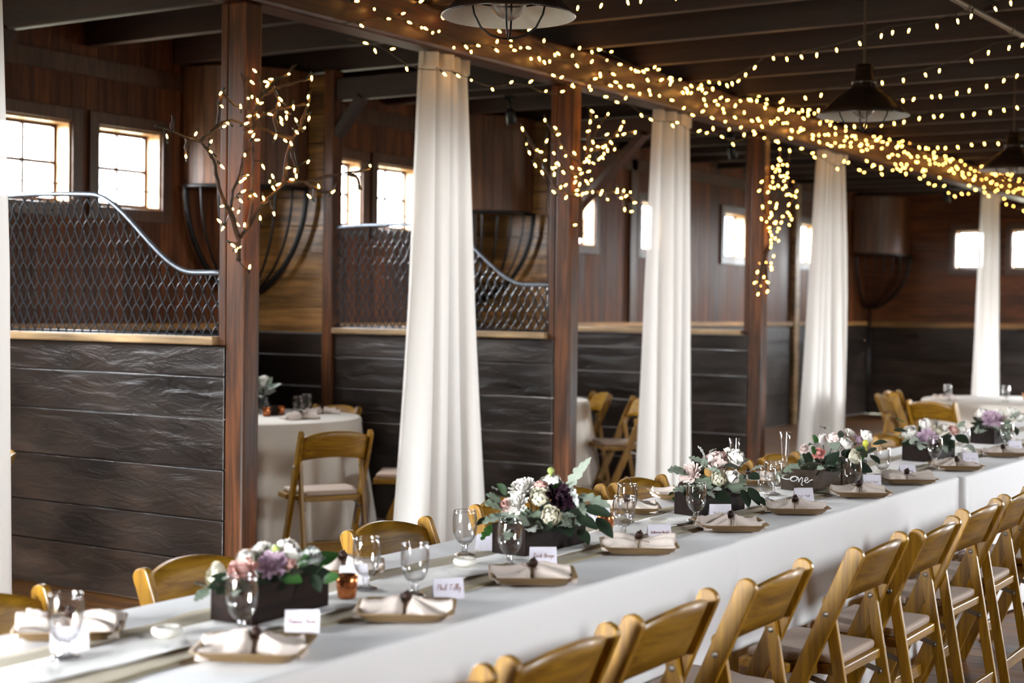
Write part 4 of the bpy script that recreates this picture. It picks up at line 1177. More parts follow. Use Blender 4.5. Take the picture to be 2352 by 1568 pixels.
for x, y, l in [(8.12, 6.76, 'white napkin on the round table behind the nearest post, right'), (7.62, 6.52, 'white napkin on the round table behind the nearest post, front'), (13.1, 4.0, 'white napkin at the left of the far round table')]:
    nk = copy_tree(NAPS[k % 4]); k += 1
    nk.location = (x, y, TZ); nk.rotation_euler = (0, 0, TURN + .2 * k)
    tag(nk, l, 'napkin', 'napkins on the round tables')

# ---------------------------------------------------------------- lettering drawn as pen strokes
GL = {'Z': [[(0, 1), (.6, 1.02), (.05, .05), (.7, .0)]], 'a': [[(.45, .4), (.25, .5), (.05, .25), (.2, .02), (.42, .3), (.45, .45), (.45, .1), (.6, .02)]],
      'c': [[(.42, .42), (.22, .5), (.05, .25), (.2, .0), (.5, .12)]], 'h': [[(.1, 1.05), (.08, 0), (.2, .42), (.38, .42), (.4, .1), (.55, .02)]], 'B': [[(.1, 1), (.08, 0)], [(.02, .95), (.45, .98), (.45, .65), (.1, .52), (.55, .4), (.5, .02), (.05, .0)]],
      'r': [[(.08, .45), (.1, 0)], [(.1, .3), (.25, .48), (.42, .42)]], 'z': [[(.05, .45), (.42, .48), (.1, .05), (.3, .05), (.35, -.3), (.15, -.4)]], 'o': [[(.25, .48), (.06, .28), (.22, .0), (.42, .2), (.28, .48), (.5, .4)]],
      'P': [[(.1, 1), (.06, -.05)], [(0, .9), (.4, 1.02), (.5, .72), (.12, .5)]], 'i': [[(.12, .45), (.1, .08), (.3, .02)], [(.15, .68), (.17, .7)]], 'l': [[(.05, .1), (.28, .9), (.15, 1.05), (.1, .1), (.3, .02)]],
      'T': [[(-.05, .95), (.7, 1.02)], [(.32, .98), (.25, 0)]], 'y': [[(.05, .45), (.12, .12), (.3, .15), (.42, .45), (.36, -.3), (.15, -.45)]], 'R': [[(.1, 1), (.08, 0)], [(0, .92), (.42, 1), (.45, .68), (.12, .5), (.6, 0)]],
      'e': [[(.08, .22), (.4, .3), (.28, .5), (.06, .25), (.2, 0), (.5, .12)]], 'n': [[(.06, .45), (.08, 0), (.2, .42), (.36, .42), (.38, .08), (.52, .02)]], 'Y': [[(0, 1), (.25, .5), (.5, 1.02)], [(.5, 1.02), (.15, -.3)]],
      'K': [[(.1, 1), (.08, 0)], [(.5, 1), (.12, .48), (.58, 0)]], 't': [[(.15, .95), (.12, .05), (.3, .02)], [(0, .6), (.35, .65)]], 'W': [[(0, 1), (.18, 0), (.35, .7), (.5, 0), (.72, 1.02)]],
      'd': [[(.4, .4), (.2, .5), (.05, .22), (.2, 0), (.4, .25), (.48, 1.05), (.44, .1), (.6, .02)]], ' ': []}
def smooth_path(p, n=5):
    if len(p) < 3: return p
    out = []
    for i in range(len(p) - 1):
        a, b_, c, d = p[max(i - 1, 0)], p[i], p[i + 1], p[min(i + 2, len(p) - 1)]
        for k in range(n):
            t = k / n
            out.append(tuple(.5 * (2 * b_[j] + (c[j] - a[j]) * t + (2 * a[j] - 5 * b_[j] + 4 * c[j] - d[j]) * t * t + (3 * b_[j] - a[j] - 3 * c[j] + d[j]) * t ** 3) for j in range(2)))
    return out + [p[-1]]
def write(m, text, width, to3d, r, slant=.18):
    x = 0; strokes = []
    for ch in text:
        g = GL[ch]
        for st in g:
            strokes.append([(x + px + slant * py, py) for px, py in st])
        x += .5 if ch == ' ' else max((p[0] for st in g for p in st), default=.4) + .04
    k = width / x
    for st in strokes:
        m.tube([to3d((px - x / 2) * k, py * k) for px, py in smooth_path(st)], r, 4)

# tent place cards
def place_card(x, y, rz, text, label, w=.078, h=.05):
    root = empty('place_card', (x, y, TZ + .004), rz)
    tag(root, label, 'place card', 'tent place cards')
    d = .018; t = .0006
    m = MB()
    for s in (-1, 1):
        m.prism([(-w / 2, s * d, 0), (w / 2, s * d, 0), (w / 2, 0, h), (-w / 2, 0, h)], (0, -s * t * 2, -t))
    m.obj('folded_card', M['card'], root)
    if text:
        m = MB()
        def to3(a, b_):
            v = .42 + b_ / h
            return (a, -d * (1 - v) - .0009, v * h)
        if text == '~':
            for j in range(2):
                m.tube([to3(-.028 + .002 * i + .03 * j, -.002 + .004 * sin(i * 1.9 + j) + .002 * sin(i * .7)) for i in range(12)], .0005, 4)
        else:
            write(m, text, w * .78, to3, .0006)
        m.obj('handwriting', M['ink'], root)
    return root
FACE = -math.atan2(.8409, .5408)
CARDS = [(2.655, 2.262, 'Renee Yoon', 'white place card with faint handwriting beside the nearest plate, right of the nearest flower box'), (3.185, 2.232, 'Phil Tilly', 'white place card right of the pair of goblets, above the second plate'),
         (3.765, 2.305, 'Zach Brazo', 'white place card in front of the succulent flower box'), (4.40, 2.258, 'Katherine Weidel', 'white place card behind the fourth plate, writing clearly dark'),
         (4.985, 2.315, '~', 'white place card leaning by the box with the large white rose'), (5.65, 2.27, '~', 'white place card behind the sixth plate'), (6.30, 2.225, '~', 'white place card right of the goblet at the lettered box'),
         (6.84, 2.25, '~', 'white place card left of the fifth flower box'), (7.62, 2.19, '~', 'white place card in front of the fifth flower box'), (8.50, 2.20, '~', 'white place card near the farthest flower box'),
         (2.225, 2.54, '', 'blank backed place card seen through the nearest goblet'), (3.20, 2.55, '', 'small place card behind the copper votive, far side'), (3.89, 2.575, '', 'place card left of the succulent box, far side'), (4.62, 2.60, '', 'place card behind the overlapping goblets, far side')]
for i, (x, y, t, l) in enumerate(CARDS):
    place_card(x, y, FACE + (.25 if i % 2 else .1) + (0 if t else .25), t, l)

# floating candles and copper votives
m = MB()
m.lathe([(0, 0), (.018, 0), (.030, .006), (.0345, .013), (.032, .020), (.027, .0235), (.024, .022), (.019, .018), (0, .017)], 28)
m.tube([(0, 0, .017), (.001, 0, .026)], .0009, 5)
candle_me = m.mesh('wax_candle'); candle_me.materials.append(M['wax'])
for x, y, l in [(2.42, 2.45, 'white disc candle left of the nearest flower box'), (3.574, 2.447, 'white disc candle left of the succulent flower box'), (4.654, 2.391, 'white disc candle behind the place card with dark writing'),
                (5.80, 2.335, 'white disc candle below the lettered end of the box'), (6.83, 2.36, 'white disc candle left of the fifth flower box')]:
    tag(put('wax_candle', candle_me, loc=(x, y, RZ)), l, 'candle', 'white disc candles on the lace')
m = MB()
pr = [(.021, 0), (.023, .002), (.0265, .03), (.0285, .058)]
m.lathe([(0, 0)] + pr + [(.0275, .0585)] + [(a - .0018, z) for a, z in pr[:0:-1]] + [(0, .004)], 28)
votive_me = m.mesh('copper_votive'); votive_me.materials.append(M['copper'])
for x, y, l in [(3.008, 2.418, 'copper votive cup right of the nearest flower box'), (4.415, 2.462, 'copper votive cup right of the succulent flower box'), (6.53, 2.38, 'copper votive cup right of the lettered box'), (5.42, 2.47, 'copper votive cup behind the leaves of the white rose box')]:
    tag(put('copper_votive', votive_me, loc=(x, y, RZ)), l, 'votive', 'copper votives on the long table')
for x, y, l in [(7.68, 6.87, 'left copper votive on the round table behind the nearest post'), (7.84, 6.885, 'right copper votive on the round table behind the nearest post'), (13.55, 3.42, 'copper votive beside the flowers on the far round table')]:
    tag(put('copper_votive', votive_me, loc=(x, y, TZ)), l, 'votive', 'copper votives on the round tables')

# ---------------------------------------------------------------- flowers
def petal(m, base, out, up, length, width, cup, curl=0.0, nu=4, nv=4, mi=0, wob=0.0, rng=RNG):
    """one curved petal: base point, outward direction, up direction"""
    side = up.cross(out).normalized()
    ph = rng.uniform(0, 6)
    V = []
    for j in range(nv + 1):
        v = j / nv
        w = width * (sin(pi * min(1, .12 + .78 * v)) ** .7)
        row = []
        for i in range(nu + 1):
            u = 2 * i / nu - 1
            p = base + out * (length * v * cos(cup * v)) + up * (length * v * sin(cup * v) - curl * length * v ** 3)
            p = p + side * (u * w) + up * (abs(u) ** 2 * w * .35) + up * (wob * sin(u * 4 + v * 5 + ph) * v)
            row.append(m.b.verts.new(p))
        V.append(row)
    for j in range(nv):
        for i in range(nu):
            m.face([V[j][i], V[j][i + 1], V[j + 1][i + 1], V[j + 1][i]], True, mi)

UP = Vector((0, 0, 1))
def bloom_mesh(kind, seed):
    """unit sized bloom (radius 1) opening along +z"""
    rng = random.Random(seed)
    m = MB()
    def ring(n, r0, z0, L, wd, cup, curl=0, ph=0.0, wob=0.02):
        for k in range(n):
            a = 2 * pi * k / n + ph + rng.uniform(-.12, .12)
            out = Vector((cos(a), sin(a), 0))
            petal(m, out * r0 + UP * z0, out, UP, L * rng.uniform(.92, 1.08), wd, cup + rng.uniform(-.12, .12), curl, wob=wob, rng=rng)
    if kind == 'rose':
        ring(5, .30, -.45, .95, .62, .95, .35, 0); ring(5, .26, -.40, .92, .55, 1.15, .15, .6); ring(5, .2, -.35, .95, .45, 1.32, 0, .2)
        ring(4, .12, -.25, .9, .36, 1.45, 0, .5); ring(3, .05, -.15, .82, .24, 1.52, 0, .1)
        m.lathe([(0, -.75), (.3, -.6), (.55, -.3), (.5, 0), (0, .25)], 12)
    elif kind == 'ranunculus':
        for q, (n, r0, L, wd, cup) in enumerate([(7, .25, 1.0, .5, .75), (7, .3, .98, .48, 1.0), (6, .32, .95, .42, 1.25), (6, .34, .9, .36, 1.5), (5, .3, .82, .3, 1.72), (5, .22, .72, .24, 1.9)]):
            ring(n, r0, -.42 + .03 * q, L, wd, cup, 0, q * .5, .01)
        m.lathe([(0, -.7), (.4, -.6), (.72, -.25), (.68, .1), (.4, .35), (0, .42)], 14)
    elif kind == 'carnation':
        for q in range(6):
            ring(9 - q, .1, -.3 + .05 * q, .95 - .06 * q, .3, .25 + .24 * q, .1, q * .37, .09)
        m.lathe([(0, -.8), (.2, -.6), (.3, -.2), (0, .1)], 10)
    elif kind == 'dahlia':
        for q in range(6):
            ring(15 - 2 * q, .1, -.2 + .06 * q, 1.0 - .13 * q, .17 - .012 * q, .15 + .24 * q, -.05, q * .31, .01)
        m.lathe([(0, -.6), (.2, -.45), (.35, -.2), (.25, .15), (0, .3)], 10)
    elif kind == 'tulip':
        ring(3, .12, -.7, 1.6, .5, 1.35, -.05, 0); ring(3, .1, -.65, 1.6, .45, 1.45, 0, 1.0)
        m.lathe([(0, -.9), (.25, -.75), (.4, -.3), (.25, .4), (0, .6)], 10)
    elif kind == 'succulent':
        for q in range(5):
            n = 8 - q
            for k in range(n):
                a = 2 * pi * k / n + q * .5
                out = Vector((cos(a), sin(a), 0))
                for dz in (0, -.09):
                    petal(m, out * .08 + UP * (-.1 + .05 * q + dz), out, UP, 1.0 - .15 * q, .27 - .03 * q, .2 + .25 * q, -.1, rng=rng)
        m.lathe([(0, -.5), (.3, -.3), (.2, .1), (0, .2)], 10)
    else:      # bud
        m.lathe([(0, -3.2), (.16, -3.2), (.16, -1), (.55, -.75), (.95, -.1), (.8, .5), (.4, .95), (0, 1.05)], 12)
    return m.mesh(kind)
BM = {}
def bloom(kind, col, loc, r, normal, parent, seed):
    key = (kind, seed % 2, col)
    if key not in BM:
        me = bloom_mesh(kind, 5 + seed % 2)
        me.materials.append(M['petal_' + col])
        BM[key] = me
    o = put(kind, BM[key], parent)
    o.location = loc
    o.scale = (r, r, r)
    o.rotation_euler = UP.rotation_difference(Vector(normal).normalized()).to_euler()
    return o

def leaf_mesh(kind, col):
    """unit leaf along +x, from 0 to 1, half width ~.5"""
    m = MB()
    nv, nu = 40, 6
    rng = random.Random(len(kind) + len(col))
    V = []
    for j in range(nv + 1):
        v = j / nv
        if kind == 'eucalyptus_leaf':
            w = .5 * sin(pi * min(1, v * .97 + .015)) ** .75 * (1.12 - .35 * v)
        else:
            base = sin(pi * (.04 + .93 * v) ** .85) ** .55 * .46
            lobes = .58 + .42 * abs(sin(v * pi * 4.5 + .4)) ** .7 + .05 * sin(v * 70)
            w = base * lobes
        row = []
        for i in range(nu + 1):
            u = 2 * i / nu - 1
            z = -.16 * v * v + .12 * v + .10 * abs(u) * w + (.03 * sin(v * 22 + u * 2) * abs(u) if kind != 'eucalyptus_leaf' else 0)
            row.append(m.b.verts.new((v - (.06 * abs(u) if kind != 'eucalyptus_leaf' else 0), u * w, z)))
        V.append(row)
    for j in range(nv):
        for i in range(nu):
            m.face([V[j][i], V[j][i + 1], V[j + 1][i + 1], V[j + 1][i]], True)
    m.tube([(-.25, 0, -.02), (0, 0, 0), (.6, 0, .02)], [.018, .016, .006], 4)
    me = m.mesh(kind)
    me.materials.append(M['leaf_' + col])
    return me
LM = {}
def leaf(kind, col, a, tip, hw, parent, roll=0.0):
    key = (kind, col)
    if key not in LM:
        LM[key] = leaf_mesh(kind, col)
    a, tip = Vector(a), Vector(tip)
    d = tip - a
    L = d.length
    x = d.normalized()
    n = UP * .75 - CAM_F * .65 if abs(x.z) < .95 else -CAM_F
    y = n.cross(x).normalized()
    z = x.cross(y)
    R_ = Matrix((x, y, z)).transposed() @ Matrix.Rotation(roll, 3, 'X')
    o = put(kind, LM[key], parent)
    o.location = a
    o.rotation_euler = R_.to_euler()
    o.scale = (L, hw * 2, max(L, hw * 2) * .8)
    return o

def centrepiece(name, key, boxes, label, cols, nfill, seed, box_h=.088, fill_r=.1):
    """boxes: (cx, cy, lx, ly, rz, material)"""
    rng = random.Random(seed)
    c = Vector((sum(q[0] for q in boxes) / len(boxes), sum(q[1] for q in boxes) / len(boxes), RZ))
    root = empty(name, c)
    tag(root, label, 'flower arrangement', 'flower boxes down the long table')
    inv = -c
    for cx, cy, lx, ly, rz, mat in boxes:
        m = MB()
        t = .009
        m.box((-lx / 2, -ly / 2, 0), (lx / 2, -ly / 2 + t, box_h)); m.box((-lx / 2, ly / 2 - t, 0), (lx / 2, ly / 2, box_h))
        m.box((-lx / 2, -ly / 2 + t, 0), (-lx / 2 + t, ly / 2 - t, box_h)); m.box((lx / 2 - t, -ly / 2 + t, 0), (lx / 2, ly / 2 - t, box_h))
        m.box((-lx / 2 + t, -ly / 2 + t, 0), (lx / 2 - t, ly / 2 - t, .01))
        o = m.obj('wooden_box', M[mat], root, .0015)
        o.location = Vector((cx, cy, RZ)) + inv
        o.rotation_euler = (0, 0, rz)
        m = MB()
        m.grid(lambda u, v: Vector(((u - .5) * (lx - .02), (v - .5) * (ly - .02), box_h - .012 + .03 * sin(pi * u) * sin(pi * v) + .004 * sin(u * 40) * sin(v * 31))), 18, 8)
        o2 = m.obj('moss', M['leaf_dark'], root)
        o2.location = o.location; o2.rotation_euler = (0, 0, rz)
    top = Vector((c.x, c.y, RZ + box_h - .01))
    for i, (kind, col, loc, r) in enumerate(BLOOMS[key]):
        p = Vector(loc)
        n = (p - top + Vector((0, 0, .03))).normalized() - CAM_F * .55
        bloom(kind, col, p + inv, r * 1.15, n if kind != 'bud' else (rng.uniform(-.2, .2), .1, 1), root, i)
        if kind != 'bud':
            m = MB(); m.tube([tuple(p + inv - n.normalized() * r * .6), tuple((p + top) / 2 + inv), tuple(Vector((p.x * .3 + top.x * .7, p.y * .3 + top.y * .7, RZ + .03)) + inv)], .0022, 5)
            m.obj('stem', M['leaf_dark'], root)
    for kind, col, a, t, w in LEAVES[key]:
        leaf(kind, col, Vector(a) + inv, Vector(t) + inv, w, root, rng.uniform(-.25, .25))
    for i in range(nfill):
        bx = boxes[i % len(boxes)]
        a = rng.uniform(0, 2 * pi)
        away = sin(a) * CAM_F.y + cos(a) * CAM_F.x          # leaves at the back may stand up, those in front hang out
        ex, ey = bx[2] / 2 * .8, bx[3] / 2 * .7
        s = Vector((bx[0] + cos(a) * ex * rng.uniform(.75, 1.1), bx[1] + sin(a) * ey * rng.uniform(.75, 1.1), RZ + box_h - .012 + rng.uniform(0, .02)))
        el = rng.uniform(-.45, .15) if away < .3 else rng.uniform(0, .9)
        L = rng.uniform(.045, fill_r)
        d = Vector((cos(a + rng.uniform(-.5, .5)) * cos(el), sin(a + rng.uniform(-.5, .5)) * cos(el), sin(el)))
        kind, col = rng.choice(cols)
        leaf(kind, col, s + inv, s + d * L + inv, L * rng.uniform(.24, .36), root, rng.uniform(-.6, .6))
    return root
SG = [('dusty_miller_leaf', 'sage'), ('dusty_miller_leaf', 'sage'), ('eucalyptus_leaf', 'dark'), ('eucalyptus_leaf', 'dark'), ('dusty_miller_leaf', 'pale')]
SD = [('eucalyptus_leaf', 'dark'), ('eucalyptus_leaf', 'dark'), ('eucalyptus_leaf', 'green'), ('dusty_miller_leaf', 'sage')]
centrepiece('flower_box', 'A', [(2.755, 2.445, .29, .125, .05, 'box')], 'nearest dark wooden box of white, pink and lavender flowers', SD, 26, 1)
centrepiece('flower_box', 'B', [(3.99, 2.455, .34, .12, -.03, 'box')], 'dark wooden box of cream blooms with a burgundy succulent and a tall pale leaf', SG, 34, 2)
centrepiece('flower_box', 'C', [(5.09, 2.405, .29, .12, -.12, 'box')], 'dark wooden box with a large white rose, blush dahlia and grey leaves', SG, 32, 3)
FD = centrepiece('flower_box', 'D', [(6.045, 2.395, .29, .145, -.02, 'signbox'), (6.345, 2.385, .28, .14, -.02, 'signbox')], 'two grey brown boxes end to end, lettered, full of eucalyptus and blush roses', SD, 40, 4)
centrepiece('flower_box', 'E', [(7.63, 2.40, .34, .15, -.05, 'box')], 'brown wooden box with a lavender dahlia, second from the far end', SG, 30, 5)
centrepiece('flower_box', 'F', [(8.86, 2.43, .30, .14, -.05, 'box')], 'farthest flower box on the long table with a large lavender pink dahlia', SG, 28, 6)
# the lettering on the end of the box
m = MB()
x0 = 6.045 - .145 - .0008
ONE = [[(-.068, .3), (-.055, .2), (-.042, .18), (-.028, .26), (-.02, .4), (-.010, .5)], [(-.010, .5), (-.026, .4), (-.028, .12), (-.012, .06), (.0, .25), (-.004, .46), (-.012, .5), (.004, .42)],
       [(.004, .42), (.008, .1), (.006, .04), (.016, .38), (.022, .4), (.022, .06), (.018, -.22), (.026, -.24)], [(.03, .12), (.046, .3), (.044, .46), (.036, .4), (.034, .1), (.044, .0), (.054, .2), (.068, .32)]]
for st in ONE:
    m.tube([(0, -a * 1.0, .036 + b_ * .045) for a, b_ in smooth_path(st)], .0016, 5)
sg = m.obj('lettering', M['white_paint'], [c_ for c_ in FD.children if c_.name.startswith('wooden_box')][0])
sg.location = (-.1455, 0, 0)

# flowers on the round tables
def vase(x, y, label, col, n, seed):
    rng = random.Random(seed)
    root = empty('flower_vase', (x, y, TZ))
    tag(root, label, 'flower vase', 'vases on the round tables')
    m = MB(); m.lathe([(0, 0), (.032, 0), (.042, .03), (.04, .07), (.028, .1), (.033, .115), (.03, .115), (.026, .1), (.037, .07), (.039, .03), (.03, .005), (0, .005)], 20)
    m.obj('glass_jar', M['glass'], root)
    for i in range(n):
        a = rng.uniform(0, 6.28); r = rng.uniform(.0, .06)
        kind = ('dahlia', 'rose', 'ranunculus')[i % 3]
        bloom(kind, col, (cos(a) * r, sin(a) * r, .15 + rng.uniform(0, .09)), rng.uniform(.032, .05), (cos(a), sin(a), 1), root, i)
        m = MB(); m.tube([(cos(a) * r, sin(a) * r, .14), (0, 0, .02)], .002, 5); m.obj('stem', M['leaf_dark'], root)
    for i in range(16):
        a = rng.uniform(0, 6.28); el = rng.uniform(0, 1)
        s = Vector((cos(a) * .03, sin(a) * .03, .12 + .05 * el))
        leaf('eucalyptus_leaf', rng.choice(['pale', 'sage', 'white']), s, s + Vector((cos(a) * cos(el), sin(a) * cos(el), sin(el))) * rng.uniform(.08, .14), .022, root, rng.uniform(-.5, .5))
    return root
vase(7.83, 7.03, 'vase of white dahlias on the round table, half hidden by the nearest post', 'white', 4, 1)
vase(13.45, 3.28, 'vase of white roses and pale greenery on the far round table', 'cream', 7, 2)
m = MB(); m.box((-.03, -.03, 0), (.03, .03, .065))
o = m.obj('table_sign_block', M['box'], None, .003); o.location = (7.765, 6.90, TZ)
tag(o, 'small dark wooden block between the copper votives on the round table', 'block')
# ---------------------------------------------------------------- pendant lamps
def make_lamp(x, y, z, label):
    root = empty('pendant_lamp', (x, y, z))
    tag(root, label, 'pendant lamp', 'enamel barn lamps over the aisle')
    R_ = .23
    m = MB()
    out = [(R_, 0), (R_ + .003, .004), (.20, .036), (.15, .086), (.10, .124), (.064, .145), (.058, .165)]
    m.lathe(out + [(.045, .165)], 48, mi=0)
    m.lathe([(.045, .165), (.052, .145), (.095, .119), (.145, .081), (.196, .032), (R_ - .006, .003), (R_, 0)], 48, mi=1)
    m.obj('shade', [M['enamel_out'], M['enamel_in']], root)
    m = MB(); m.lathe([(0, .163), (.062, .163), (.062, .18), (.047, .185), (.047, .245), (.04, .262), (0, .262)], 24)
    m.obj('socket_cap', M['enamel_out'], root)
    m = MB(); m.lathe([(0, -.012)] + [(.062 * sin(pi * k / 14), .05 - .062 * cos(pi * k / 14)) for k in range(1, 11)] + [(.028, .13), (.026, .183), (0, .183)], 24)
    m.obj('lamp_bulb', M['dead_bulb'], root)
    m = MB()
    for k in range(4):
        a = pi / 2 * k + .5
        m.tube([(cos(a) * q[0], sin(a) * q[0], q[1]) for q in [(.13, .1), (.128, .06), (.118, .01), (.095, -.035), (.06, -.062), (.02, -.073), (0, -.074)]], .0036, 6)
    m.tube([(cos(2 * pi * k / 24) * .128, sin(2 * pi * k / 24) * .128, .06) for k in range(24)], .003, 6, closed=True)
    m.obj('wire_guard', M['iron'], root)
    m = MB()
    top = Z_JOIST - z
    for s in (0, pi):
        m.tube([(.005 * cos(k * .9 + s), .005 * sin(k * .9 + s), .262 + (top - .262) * k / 50) for k in range(51)], .0035, 5)
    m.obj('hanging_cord', M['rope'], root)
    return root
make_lamp(4.43, 2.88, 2.5, 'nearest enamel pendant lamp with wire guard, cut by the top edge')
make_lamp(7.55, 2.745, 2.5, 'whole enamel pendant lamp hanging on a twisted cord at upper right')
make_lamp(10.86, 2.86, 2.5, 'farthest pendant lamp, partly outside the right edge')

# small black spotlights under the joists, and a conduit
for x, y, l, a in [(13.5, 6.22, 'small black spotlight under the joists left of the farthest post', .3), (19.98, 6.11, 'small black spotlight near the end wall, left of the farthest curtain', 0), (10.26, 6.65, 'small black spotlight under the joists right of the nearest full curtain', .2), (14.31, 3.765, 'small black spotlight over the aisle near the right edge', 1.3)]:
    root = empty('spotlight', (x, y, Z_JOIST))
    tag(root, l, 'spotlight', 'black spotlights on the joists')
    m = MB(); m.box((-.03, -.03, -.035), (.03, .03, 0)); m.tube([(0, 0, -.03), (0, 0, -.1)], .01, 8)
    m.obj('mount', M['iron'], root)
    m = MB()
    ax = Vector((sin(a), -.3 * sin(a), -cos(a)))
    m.lathe([(0, 0), (.03, 0), (.036, .03), (.04, .13), (.036, .13), (.03, .1), (0, .09)], 20, (0, 0, -.1), axis=ax)
    m.obj('lamp_head', M['iron'], root)
m = MB()
m.tube([(2.0, 2.60, Z_JOIST - .025), (7.9, 2.455, Z_JOIST - .025), (9.4, 2.42, Z_JOIST - .025), (16, 2.25, Z_JOIST - .025)], .017, 10)
for x in (8.3, 9.1, 7.4):
    m.lathe([(.017, -.02), (.023, -.02), (.023, .02), (.017, .02)], 10, (x, 2.455 - (x - 7.9) * .024, Z_JOIST - .025), axis=(1, -.024, 0))
tag(m.obj('conduit_pipe', M['conduit']), 'grey conduit pipe under the joists at the upper right corner', 'pipe')

# ---------------------------------------------------------------- fairy lights
m = MB()
m.lathe([(0, -.012), (.0038, -.009), (.0045, -.004), (.0045, .002), (.0033, .008), (.0015, .012), (0, .015)], 8)
bulb_me = m.mesh('bulb'); bulb_me.materials.append(M['bulb'])
def fairy(name, paths, bulbs, label, cat, group, extra=None):
    """paths: lists of points for the cord; bulbs: (point, hanging direction)"""
    o0 = Vector(bulbs[0][0])
    root = empty(name, o0)
    tag(root, label, cat, group)
    if extra:
        extra(root, o0)
    m = MB()
    for p in paths:
        m.tube([Vector(q) - o0 for q in p], .0026, 4)
    for p, d in bulbs:
        d = Vector(d).normalized()
        p = Vector(p) - o0
        m.tube([p - d * .036, p - d * .011], .0048, 5)
    m.obj('cord', M['cord'], root)
    for p, d in bulbs:
        b_ = put('bulb', bulb_me, root)
        b_.location = Vector(p) - o0
        b_.rotation_euler = UP.rotation_difference(Vector(d).normalized()).to_euler()
    return root
def beam_string(xa, xb, lanes, nb, label, seed):
    rng = random.Random(seed)
    paths, bulbs = [], []
    for ln in range(lanes):
        f = (ln + .5) / lanes
        pts = []
        n = int((xb - xa) / .07)
        ph = rng.uniform(0, 6.28)
        for i in range(n + 1):
            x = xa + (xb - xa) * i / n
            sag = .05 * sin(x * 2.1 + ph) + .03 * sin(x * 5.3 + ph * 2)
            z = BEAM_Z0 - .05 + f * .32 + sag
            if ln == 0:
                z = BEAM_Z0 - .02 - .11 * abs(sin((x - 5.8) * pi / 3.06)) + .02 * sin(x * 9)
            y = BEAM_Y0 - .018 - .03 * (.5 + .5 * sin(x * 3.3 + ph))
            if z > BEAM_Z1 + .0:
                y += .05 * (.5 + .5 * sin(x * 4 + ph))
                z = max(z, BEAM_Z1 + .012)
            if z < BEAM_Z0:
                y += .02
            pts.append((x, y, z))
        paths.append(pts)
        k = nb // lanes
        for j in range(k):
            t = (j + rng.uniform(.1, .9)) / k * n
            i = min(n - 1, int(t)); fr = t - i
            p = Vector(pts[i]).lerp(Vector(pts[i + 1]), fr)
            d = Vector((rng.uniform(-1, 1), rng.uniform(-1.1, -.1), rng.uniform(-1.2, .7))).normalized()
            bulbs.append((p + d * .038, d))
    return fairy('fairy_light_string', paths, bulbs, label, 'string lights', 'fairy light strings along the beam')
beam_string(6.15, 8.55, 5, 65, 'fairy light string on the beam from the nearest post to the second post', 1)
beam_string(8.55, 11.6, 6, 96, 'fairy light string on the beam between the second and farthest posts', 2)
beam_string(11.6, 14.3, 6, 84, 'fairy light string on the beam right of the farthest post, above the third curtain', 3)
beam_string(14.3, 17.0, 6, 72, 'dense fairy light string on the beam before the farthest curtain', 4)
beam_string(17.0, 20.2, 6, 66, 'fairy light string on the far end of the beam at the right edge', 5)
def aisle_string(pts, nb, label, seed):
    rng = random.Random(seed)
    P = [Vector(p) for p in pts]
    path = []
    for a, b_ in zip(P, P[1:]):
        L = (b_ - a).length
        for i in range(16):
            t = i / 16
            q = a.lerp(b_, t)
            q.z -= .05 * L * 4 * t * (1 - t) * .6
            path.append(q)
    path.append(P[-1])
    bulbs = []
    for j in range(nb):
        t = (j + rng.uniform(.2, .8)) / nb * (len(path) - 1)
        i = int(t)
        p = path[i].lerp(path[min(i + 1, len(path) - 1)], t - i)
        d = Vector((rng.uniform(-.5, .5), rng.uniform(-.5, .5), -1)).normalized()
        bulbs.append((p + d * .04, d))
    return fairy('fairy_light_strand', [path], bulbs, label, 'string lights', 'fairy light strands across the aisle')
aisle_string([(10.3, 5.0, 3.17), (9.0, 3.9, 3.12), (8.35, 2.9, 3.1), (7.9, 2.1, 3.12), (7.2, .9, 3.14)], 26, 'fairy light strand across the aisle, topmost, passing above the whole pendant lamp', 1)
aisle_string([(10.9, 5.0, 3.17), (10.0, 3.6, 3.08), (9.05, 2.5, 3.08), (8.5, 1.6, 3.14), (8.0, .8, 3.14)], 26, 'fairy light strand across the aisle passing in front of the whole pendant lamp', 2)
aisle_string([(11.4, 5.0, 3.17), (10.6, 3.7, 3.04), (10.0, 2.6, 3.06), (9.4, 1.2, 3.14)], 28, 'fairy light strand across the aisle just under the second, right of the whole pendant lamp', 3)
aisle_string([(12.6, 5.0, 3.17), (11.6, 3.7, 3.04), (11.2, 2.6, 3.08), (10.8, 1.3, 3.14)], 28, 'fairy light strand across the aisle, third from the top at the right edge', 4)
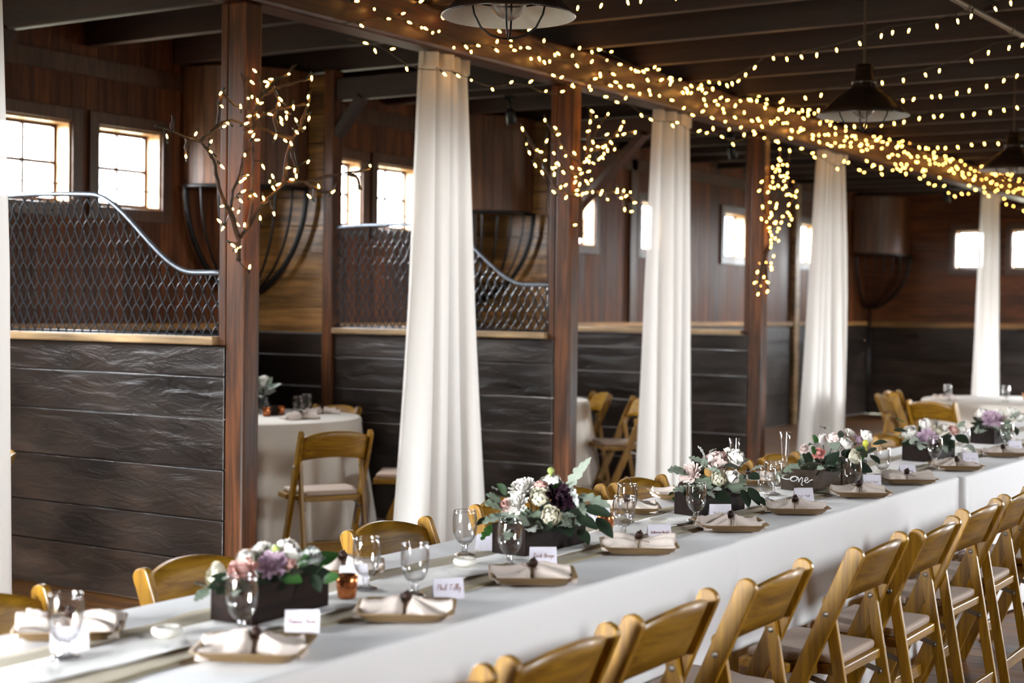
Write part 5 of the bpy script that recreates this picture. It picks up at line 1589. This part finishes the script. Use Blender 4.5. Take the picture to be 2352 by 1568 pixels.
aisle_string([(14.3, 5.0, 3.17), (13.3, 3.8, 3.0), (12.9, 2.7, 3.05), (12.5, 1.3, 3.14)], 28, 'farthest fairy light strand across the aisle, low at the right edge', 5)
aisle_string([(6.9, 5.0, 3.16), (6.95, 4.3, 3.13), (6.95, 3.75, 3.12), (6.9, 3.1, 3.11), (6.85, 2.2, 3.14)], 16, 'fairy light strand at the top edge behind the nearest pendant lamp', 6)

def branch_light(stems, bulbs, label, r0, seed):
    rng = random.Random(seed)
    bl = []
    for p in bulbs:
        d = Vector((rng.uniform(-1, 1), rng.uniform(-.8, .4), rng.uniform(-1, 1))).normalized()
        bl.append((p, d))
    def wood_part(root, o0):
        m = MB()
        for st in stems:
            pts = []
            for i in range(len(st) - 1):
                a, b_ = Vector(st[i]), Vector(st[i + 1])
                for k in range(3):
                    pts.append(a.lerp(b_, k / 3) - o0 + Vector((rng.uniform(-1, 1), rng.uniform(-1, 1), rng.uniform(-1, 1))) * .004)
            pts.append(Vector(st[-1]) - o0)
            n = len(pts)
            s = r0 if st is stems[0] else r0 * .75
            m.tube(pts, [s * (1 - .72 * i / n) for i in range(n)], 6)
        m.obj('bare_twigs', M['bark'], root)
    # the cord follows the twigs and hops out to each bulb
    paths = []
    for st in stems:
        paths.append([Vector(p) + Vector((rng.uniform(-1, 1), -1, rng.uniform(-1, 1))) * .009 for p in st])
    allp = [Vector(a).lerp(Vector(b_), t) for st in stems for a, b_ in zip(st, st[1:]) for t in (0, .5)]
    for p, d in bl:
        q = min(allp, key=lambda v: (v - Vector(p)).length)
        if (q - Vector(p)).length < .22:
            paths.append([q, Vector(p) - d * .03])
    return fairy('lit_branch', paths, bl, label, 'lit branch', 'lit bare branches on the posts', wood_part)
branch_light(TWIGS_A_STEMS, TWIGS_A_BULBS, 'bare branch wound with fairy lights on the nearest post, twigs spreading both ways', .013, 1)
branch_light(TWIGS_B_STEMS, TWIGS_B_BULBS, 'bare branch wound with fairy lights on the second post', .013, 2)
branch_light(TWIGS_C_STEMS, TWIGS_C_BULBS, 'tall narrow lit branch on the farthest post', .015, 3)
